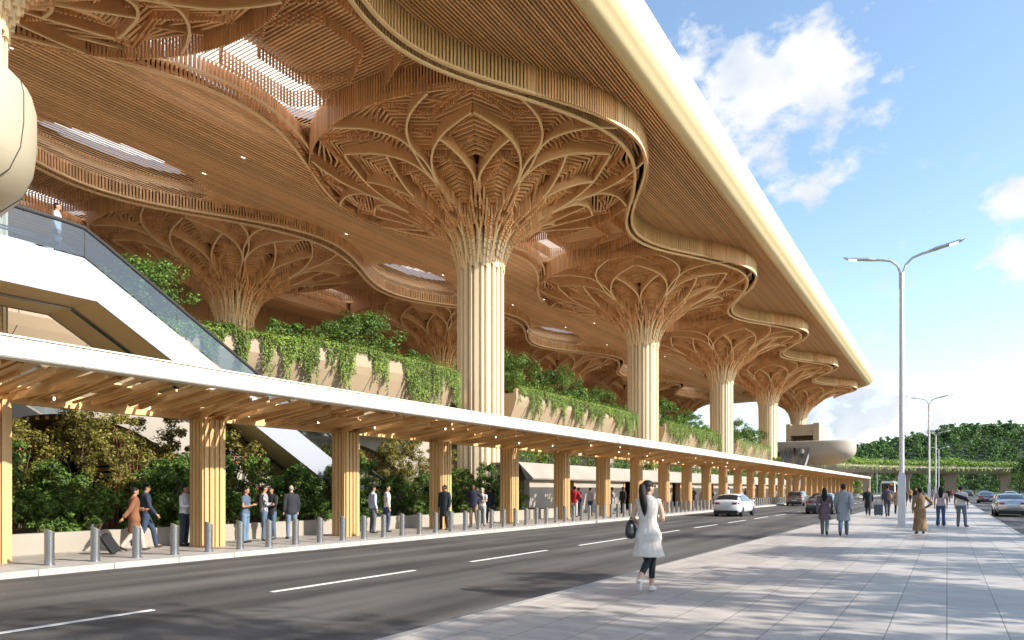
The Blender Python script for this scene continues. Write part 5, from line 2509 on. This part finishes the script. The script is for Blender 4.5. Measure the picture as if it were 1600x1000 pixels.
# --- under the canopy, from left to right
P(-17.93, 9.75, 0, 20, 'pull', True, 'coat', BROWN, 'straight', (.55, .42, .36), 'bun', 'woman in a brown knee-length coat pulling a black trolley case', G1, SKIN2, 1.66)
suitcase(-17.62, 9.15, .02, BLK, 'black trolley case tilted behind the brown-coated woman', radians(32), radians(-15), .9)
P(-18.45, 10.35, 0, 20, 'walk', False, 'shirt', NAVY, 'straight', (.03, .05, .10), 'short', 'man in a navy waistcoat and white shirt walking beside the brown-coated woman', G1, SKIN2, 1.76)
P(-18.5, 11.5, 0, 60, 'phone', False, 'shirt', (.66, .67, .74), 'straight', (.03, .04, .06), 'short', 'man in a white shirt looking down beside his upright suitcase', G1, SKIN2, 1.74)
suitcase(-18.05, 11.68, 0, NAVY, 'upright navy suitcase left of the second canopy column', 0, 0, .95)
P(-18.07, 13.2, 0, 60, 'phone', True, 'tee', (.08, .12, .18), 'flare', (.12, .20, .30), 'long', 'long-haired woman in flared jeans facing three men', G1, SKIN2, 1.68)
P(-18.2, 13.98, 0, 40, 'cross', False, 'check', CHECK, 'straight', (.08, .12, .18), 'short', 'man in a black and white checked shirt with his back to the street', G1, SKIN2, 1.74)
P(-18.5, 14.5, 0, 170, 'cross', False, 'jacket', BLK, 'straight', DENIM, 'short', 'man in black with folded arms behind the checked-shirt man', G1, SKIN2, 1.70)
P(-18.2, 15.05, 0, -70, 'shift', False, 'jacket', (.02, .022, .03), 'straight', (.15, .20, .28), 'bald', 'bald man in a dark jacket and faded jeans left of the third column', G1, SKIN1, 1.74, hcol=HAIRG)
P(-17.98, 18.6, 0, 20, 'stand', False, 'shirt', PALEB, 'straight', (.10, .11, .14), 'short', 'man in a pale blue shirt and grey trousers right of the third column', G1, SKIN2, 1.74)
P(-18.1, 19.5, 0, 40, 'shift', False, 'tee', WHT, 'straight', (.04, .07, .14), 'short', 'man in a white tee with a black shoulder bag next to the pale blue shirt', G1, SKIN2, 1.76)
P(-17.04, 21.7, 0, 175, 'shift', False, 'coat', (.012, .014, .025), 'straight', BLK, 'short', 'man in a long dark coat leaning at the fourth canopy column', G1, SKIN3, 1.78)
P(-17.2, 23.9, 0, 160, 'hips', False, 'jacket', (.015, .018, .05), 'straight', (.25, .18, .12), 'short', 'man in navy jacket and tan trousers, hands on hips, right of the fourth column', G1, SKIN3, 1.82)
P(-17.5, 25.0, 0, 170, 'cross', True, 'tee', (.66, .62, .62), 'wide', (.35, .35, .35), 'curly', 'woman in a white tee and patterned trousers with curly fair hair', G1, SKIN1, 1.66, hcol=HAIRG)
P(-18.9, 27.6, 0, -20, 'shift', False, 'jacket', (.015, .02, .03), 'straight', (.03, .05, .08), 'short', 'man in a dark jacket seen from behind left of the fifth column', G1, SKIN2, 1.74)
P(-18.4, 33.8, 0, 40, 'point', False, 'coat', (.05, .06, .06), 'straight', (.02, .03, .04), 'short', 'man in a grey-green coat raising a hand at the sixth column', G1, SKIN3, 1.74)
P(-18.5, 35.9, 0, -10, 'hips', False, 'jacket', RED_, 'straight', (.5, .48, .46), 'short', 'man in a bright red sweater with hand on hip', G1, SKIN3, 1.80)
P(-19.1, 37.6, 0, 20, 'stand', False, 'jacket', (.03, .05, .14), 'straight', (.03, .04, .08), 'short', 'man in a blue suit behind the red sweater', G1, SKIN2, 1.72)
P(-18.8, 38.6, 0, 20, 'stand', False, 'shirt', (.60, .58, .68), 'straight', (.05, .10, .26), 'short', 'man in a lilac shirt and blue trousers right of the red sweater', G1, SKIN1, 1.72)
P(-18.8, 41.9, 0, 60, 'cross', False, 'check', CHECK, 'straight', (.30, .30, .30), 'short', 'man in a checked jacket right of the seventh column', G1, SKIN3, 1.76)
P(-18.5, 43.0, 0, 200, 'stand', False, 'jacket', (.012, .014, .02), 'straight', BLK, 'short', 'man in a black suit beside the checked jacket', G1, SKIN3, 1.78)
P(-18.6, 44.6, 0, 60, 'phone', True, 'tee', RED_, 'wide', (.62, .58, .56), 'curly', 'curly-haired woman in a red top and white trousers', G1, SKIN3, 1.68)
P(-18.6, 46.0, 0, -60, 'phone', True, 'jacket', (.06, .05, .05), 'straight', (.12, .11, .11), 'short', 'woman in a dark jacket facing the red top', G1, SKIN3, 1.70)
P(-18.7, 47.6, 0, -40, 'stand', True, 'shirt', (.55, .56, .62), 'straight', (.03, .04, .10), 'curly', 'woman with big dark hair and a pale shirt just left of the foreground head', G1, SKIN3, 1.70)
P(-18.3, 56.0, 0, 180, 'stand', False, 'jacket', (.10, .08, .07), 'straight', (.05, .04, .04), 'short', 'small child standing behind the distant bollards', G1, SKIN3, 1.05)
P(-18.3, 57.6, 0, 180, 'cross', False, 'coat', (.025, .018, .015), 'straight', BLK, 'short', 'man in a dark brown coat right of the small child', G1, SKIN3, 1.78)
P(-18.4, 60.4, 0, 200, 'stand', True, 'dress', (.55, .42, .44), None, None, 'curly', 'woman in a pale pink dress right of the brown-coated man', G1, SKIN3, 1.70)
P(-18.6, 61.6, 0, 190, 'stand', True, 'coat', (.25, .22, .24), 'straight', BLK, 'curly', 'woman in a grey coat tucked behind the pink dress', G1, SKIN3, 1.70)
P(-18.4, 62.8, 0, 190, 'hips', True, 'coat', BLK, 'straight', BLK, 'long', 'woman in a black coat with long hair beside the pink dress', G1, SKIN3, 1.70)
P(-18.4, 69.0, 0, 90, 'stand', False, 'shirt', (.62, .66, .74), 'straight', BLK, 'short', 'man in a white shirt above the left side of the white hatchback', G1, SKIN3, 1.84)
P(-18.4, 76.0, 0, 100, 'stand', False, 'jacket', (.02, .02, .02), 'straight', BLK, 'short', 'man in black just above the white hatchback roof, the left of two', G1, SKIN2, 1.76)
P(-18.4, 79.2, 0, -80, 'stand', False, 'jacket', (.03, .03, .03), 'straight', BLK, 'short', 'man in black just above the white hatchback roof, the right of two', G1, SKIN2, 1.76)
P(-18.4, 105.0, 0, 90, 'stand', False, 'jacket', BLK, 'straight', (.2, .2, .2), 'short', 'distant man in black left of the dark red jacket', G1, SKIN2, 1.76)
P(-18.4, 109.0, 0, 20, 'stand', False, 'jacket', (.25, .02, .03), 'straight', (.04, .03, .04), 'short', 'distant man in a dark red jacket', G1, SKIN3, 1.84)
P(-18.4, 113.0, 0, 60, 'stand', True, 'tee', (.60, .25, .10), 'straight', (.03, .03, .04), 'long', 'distant woman in orange right of the dark red jacket', G1, SKIN2, 1.72)
P(-18.4, 116.5, 0, -60, 'stand', True, 'tee', (.6, .6, .62), 'straight', BLK, 'short', 'distant woman in white next to the orange top', G1, SKIN2, 1.72)
far_c = [(BLK, 'black jacket'), ((.04, .07, .12), 'blue jacket'), ((.3, .3, .32), 'grey jacket'), ((.35, .1, .14), 'pink top'), ((.5, .5, .52), 'white shirt')]
for i, (Y, k, d) in enumerate([(131, 1, 'left of the grey crossover'), (137, 0, 'above the grey crossover'), (160, 0, 'left of the couple heads'), (166, 2, 'near the couple heads'), (172, 1, 'at the last canopy columns'),
                               (180, 3, 'past the last canopy column'), (187, 4, 'near the yellow bush'), (196, 0, 'right beside the yellow bush')]):
    P(-18.2, Y, 0, 40 * i, 'stand', i % 3 == 0, 'jacket', far_c[k][0], 'straight', BLK if i % 2 else DENIM, 'short', 'tiny distant person in a %s %s' % (far_c[k][1], d), G1, SKIN2, 1.75)

crowd = [(86.5, BLK, 'black', 'right of the white hatchback roof'), (91.0, (.35, .34, .33), 'grey', 'between the white hatchback and the dark red jacket'), (95.5, (.05, .08, .2), 'blue', 'left of the crowd behind the far bollards'),
         (122.0, (.3, .12, .05), 'rust', 'between the orange top and the grey crossover'), (125.5, BLK, 'black', 'just left of the grey crossover roof'), (143.0, (.45, .4, .4), 'beige', 'above the slate-grey saloon roof'),
         (149.0, BLK, 'black', 'right above the slate-grey saloon'), (154.0, (.1, .12, .2), 'navy', 'left of the couple, behind the far bollards')]
for i, (Y, c_, cn, wh) in enumerate(crowd):
    P(-18.0 - .35 * (i % 3), Y, 0, 50 * i + 20, ('stand', 'phone', 'shift', 'cross')[i % 4], i % 2 == 0, 'jacket', c_, 'straight', (DENIM, BLK)[i % 2], ('short', 'long')[i % 2], 'distant person in a %s top, %s' % (cn, wh), G1, SKIN2, 1.74)

# --- on the right paving
P(-3.62, 26.1, 0, -6, 'walk', True, 'tunic', (.13, .09, .12), 'straight', (.16, .20, .22), 'long', 'woman in a patterned purple tunic holding hands with a man in a pale coat', G2, SKIN3, 1.66)
P(-3.02, 26.1, 0, -4, 'stride', False, 'coat', (.25, .29, .35), 'straight', (.12, .18, .28), 'short', 'man in a pale blue-grey knee-length coat holding the woman\'s hand', G2, SKIN3, 1.80)
P(-4.1, 47.3, 0, 175, 'walk', False, 'coat', (.02, .02, .03), 'straight', (.02, .02, .03), 'short', 'person in black with a small bag and a blue-grey trolley case', G2, SKIN2, 1.72)
suitcase(-3.55, 47.5, 0, (.05, .08, .12), 'blue-grey trolley case beside the person in black', 0, .2, 1.15)
P(-2.95, 45.8, 0, -8, 'stride', False, 'jacket', (.06, .07, .11), 'straight', (.07, .08, .11), 'short', 'man in a slate suit with a tan backpack left of the tall lamp pole', G2, SKIN2, 1.84)
bp2 = MB()
bp2.ell(.12, -.20, 1.20, .14, .09, .22, 14, 10)
o = bp2.build('backpack', cloth((.30, .17, .09)), None, True)
o.location = (-2.95, 45.8, 0)
tag(o, 'tan backpack on the shoulder of the man in the slate suit', 'backpack')
P(-2.75, 51.5, 0, 170, 'stand', True, 'tunic', (.35, .24, .14), 'straight', BLK, 'long', 'woman in a tan tunic just behind the slate-suited man', G2, SKIN2, 1.72)
P(-2.45, 52.5, 0, 200, 'stand', True, 'coat', (.06, .05, .05), 'straight', BLK, 'long', 'woman in a dark coat directly left of the tall lamp pole', G2, SKIN3, 1.74)
P(-.83, 29.15, 0, -15, 'hip1', True, 'dress', (.27, .17, .085), None, None, 'bun', 'woman in a long gold-brown dress and scarf with a hand on her hip', G2, SKIN2, 1.66)
P(-.23, 35.8, 0, 0, 'stand', True, 'tee', (.52, .42, .44), 'flare', (.05, .09, .20), 'long', 'long-haired woman in a pale pink top and flared dark jeans', G2, SKIN2, 1.72, vox=.013)
P(.52, 35.6, 0, 18, 'shift', False, 'tee', (.70, .70, .72), 'straight', (.14, .19, .24), 'short', 'man in a white tee and jeans with black cloth over his shoulder', G2, SKIN2, 1.76, vox=.013)
sc_ = MB()
sc_.tube([(-.22, -.10, 1.38), (0, -.155, 1.30), (.2, -.13, 1.22), (.30, -.04, 1.12)], [.07, .085, .08, .05], 12)
o = bpy.data.objects.new('black_jacket', remeshed(sc_, 'black_jacket', .014, cloth(BLK)))
COL.objects.link(o)
o.location = (.52, 35.6, 0)
o.rotation_euler = (0, 0, -radians(18))
tag(o, 'black jacket slung across the back of the man in the white tee', 'jacket')
more = [(-2.9, 88, 175, 'stand', False, 'jacket', BLK, 'distant person in black right of the tall lamp pole'),
        (-3.8, 97, 10, 'walk', False, 'tee', (.55, .22, .08), 'distant person in an orange top right of the tall lamp pole'),
        (-2.3, 84, 170, 'walk', True, 'coat', (.05, .05, .06), 'distant woman in a dark coat left of the woman in the gold dress'),
        (-1.9, 120, 10, 'stand', False, 'jacket', (.2, .2, .22), 'tiny person in grey left of the second lamp pole'),
        (-.9, 112, 190, 'walk', True, 'coat', (.3, .28, .26), 'tiny woman in a beige coat right of the second lamp pole'),
        (.2, 104, 10, 'stand', False, 'jacket', (.03, .03, .04), 'tiny person in black beside the long-haired woman in jeans'),
        (1.2, 96, 170, 'stand', True, 'tee', (.5, .5, .52), 'small person in white just left of the man with the black jacket'),
        (.7, 140, 0, 'walk', False, 'jacket', (.3, .05, .05), 'tiny person in dark red between the woman in jeans and the man with the jacket'),
        (-2.6, 135, 0, 'stand', False, 'jacket', (.03, .04, .08), 'tiny person in navy behind the gold dress'),
        (-1.4, 150, 180, 'stand', True, 'coat', (.02, .02, .02), 'tiniest dark figure near the second lamp base')]
for x, y, f, ps, wm, tp_, col, lab in more:
    P(x, y, 0, f, ps, wm, tp_, col, 'straight', BLK, 'short', lab, G2, SKIN2, 1.75)

# --- on the escalators
GE = 'people on the escalators'
P(-21.9, 8.0, 8.28, 170, 'walk', True, 'coat', (.25, .27, .30), 'straight', (.1, .12, .15), 'bun', 'dark-haired woman at the top of the big escalator behind the glass', GE, SKIN2, 1.70)
P(-21.9, 7.1, 8.28, 150, 'stand', False, 'jacket', (.05, .06, .08), 'straight', BLK, 'short', 'man standing behind the woman on the escalator landing', GE, SKIN1, 1.72)
P(-22.0, 9.7, 8.28, 30, 'stand', False, 'shirt', (.5, .5, .52), 'straight', GRY, 'short', 'person about to ride down at the bend of the escalator', GE, SKIN2, 1.72)
P(-21.9, 17.4, 4.0, 0, 'stand', False, 'jacket', (.20, .22, .25), 'straight', GRY, 'short', 'rider in grey halfway down the big escalator', GE, SKIN2, 1.74)
for i, (x, Y, c) in enumerate([(-21.9, 131.5, (.5, .5, .55)), (-23.3, 132.3, BLK), (-22.6, 127.0, (.06, .12, .22)), (-25.9, 131.0, BLK), (-26.6, 132.6, (.4, .38, .4))]):
    z = 8.6 - (133.9 - Y) * math.tan(radians(30)) + .05
    P(x, Y, z, 180, 'stand', i % 2 == 0, 'jacket', c, 'straight', BLK, 'short',
      ['tiny rider in white on the far escalator next to the balcony', 'tiny rider in black near the top of the far escalator', 'tiny rider in blue low on the far escalator',
       'tiny rider in black on the leftmost far escalator', 'tiny rider in pale clothes atop the leftmost far escalator'][i], GE, SKIN2, 1.75)
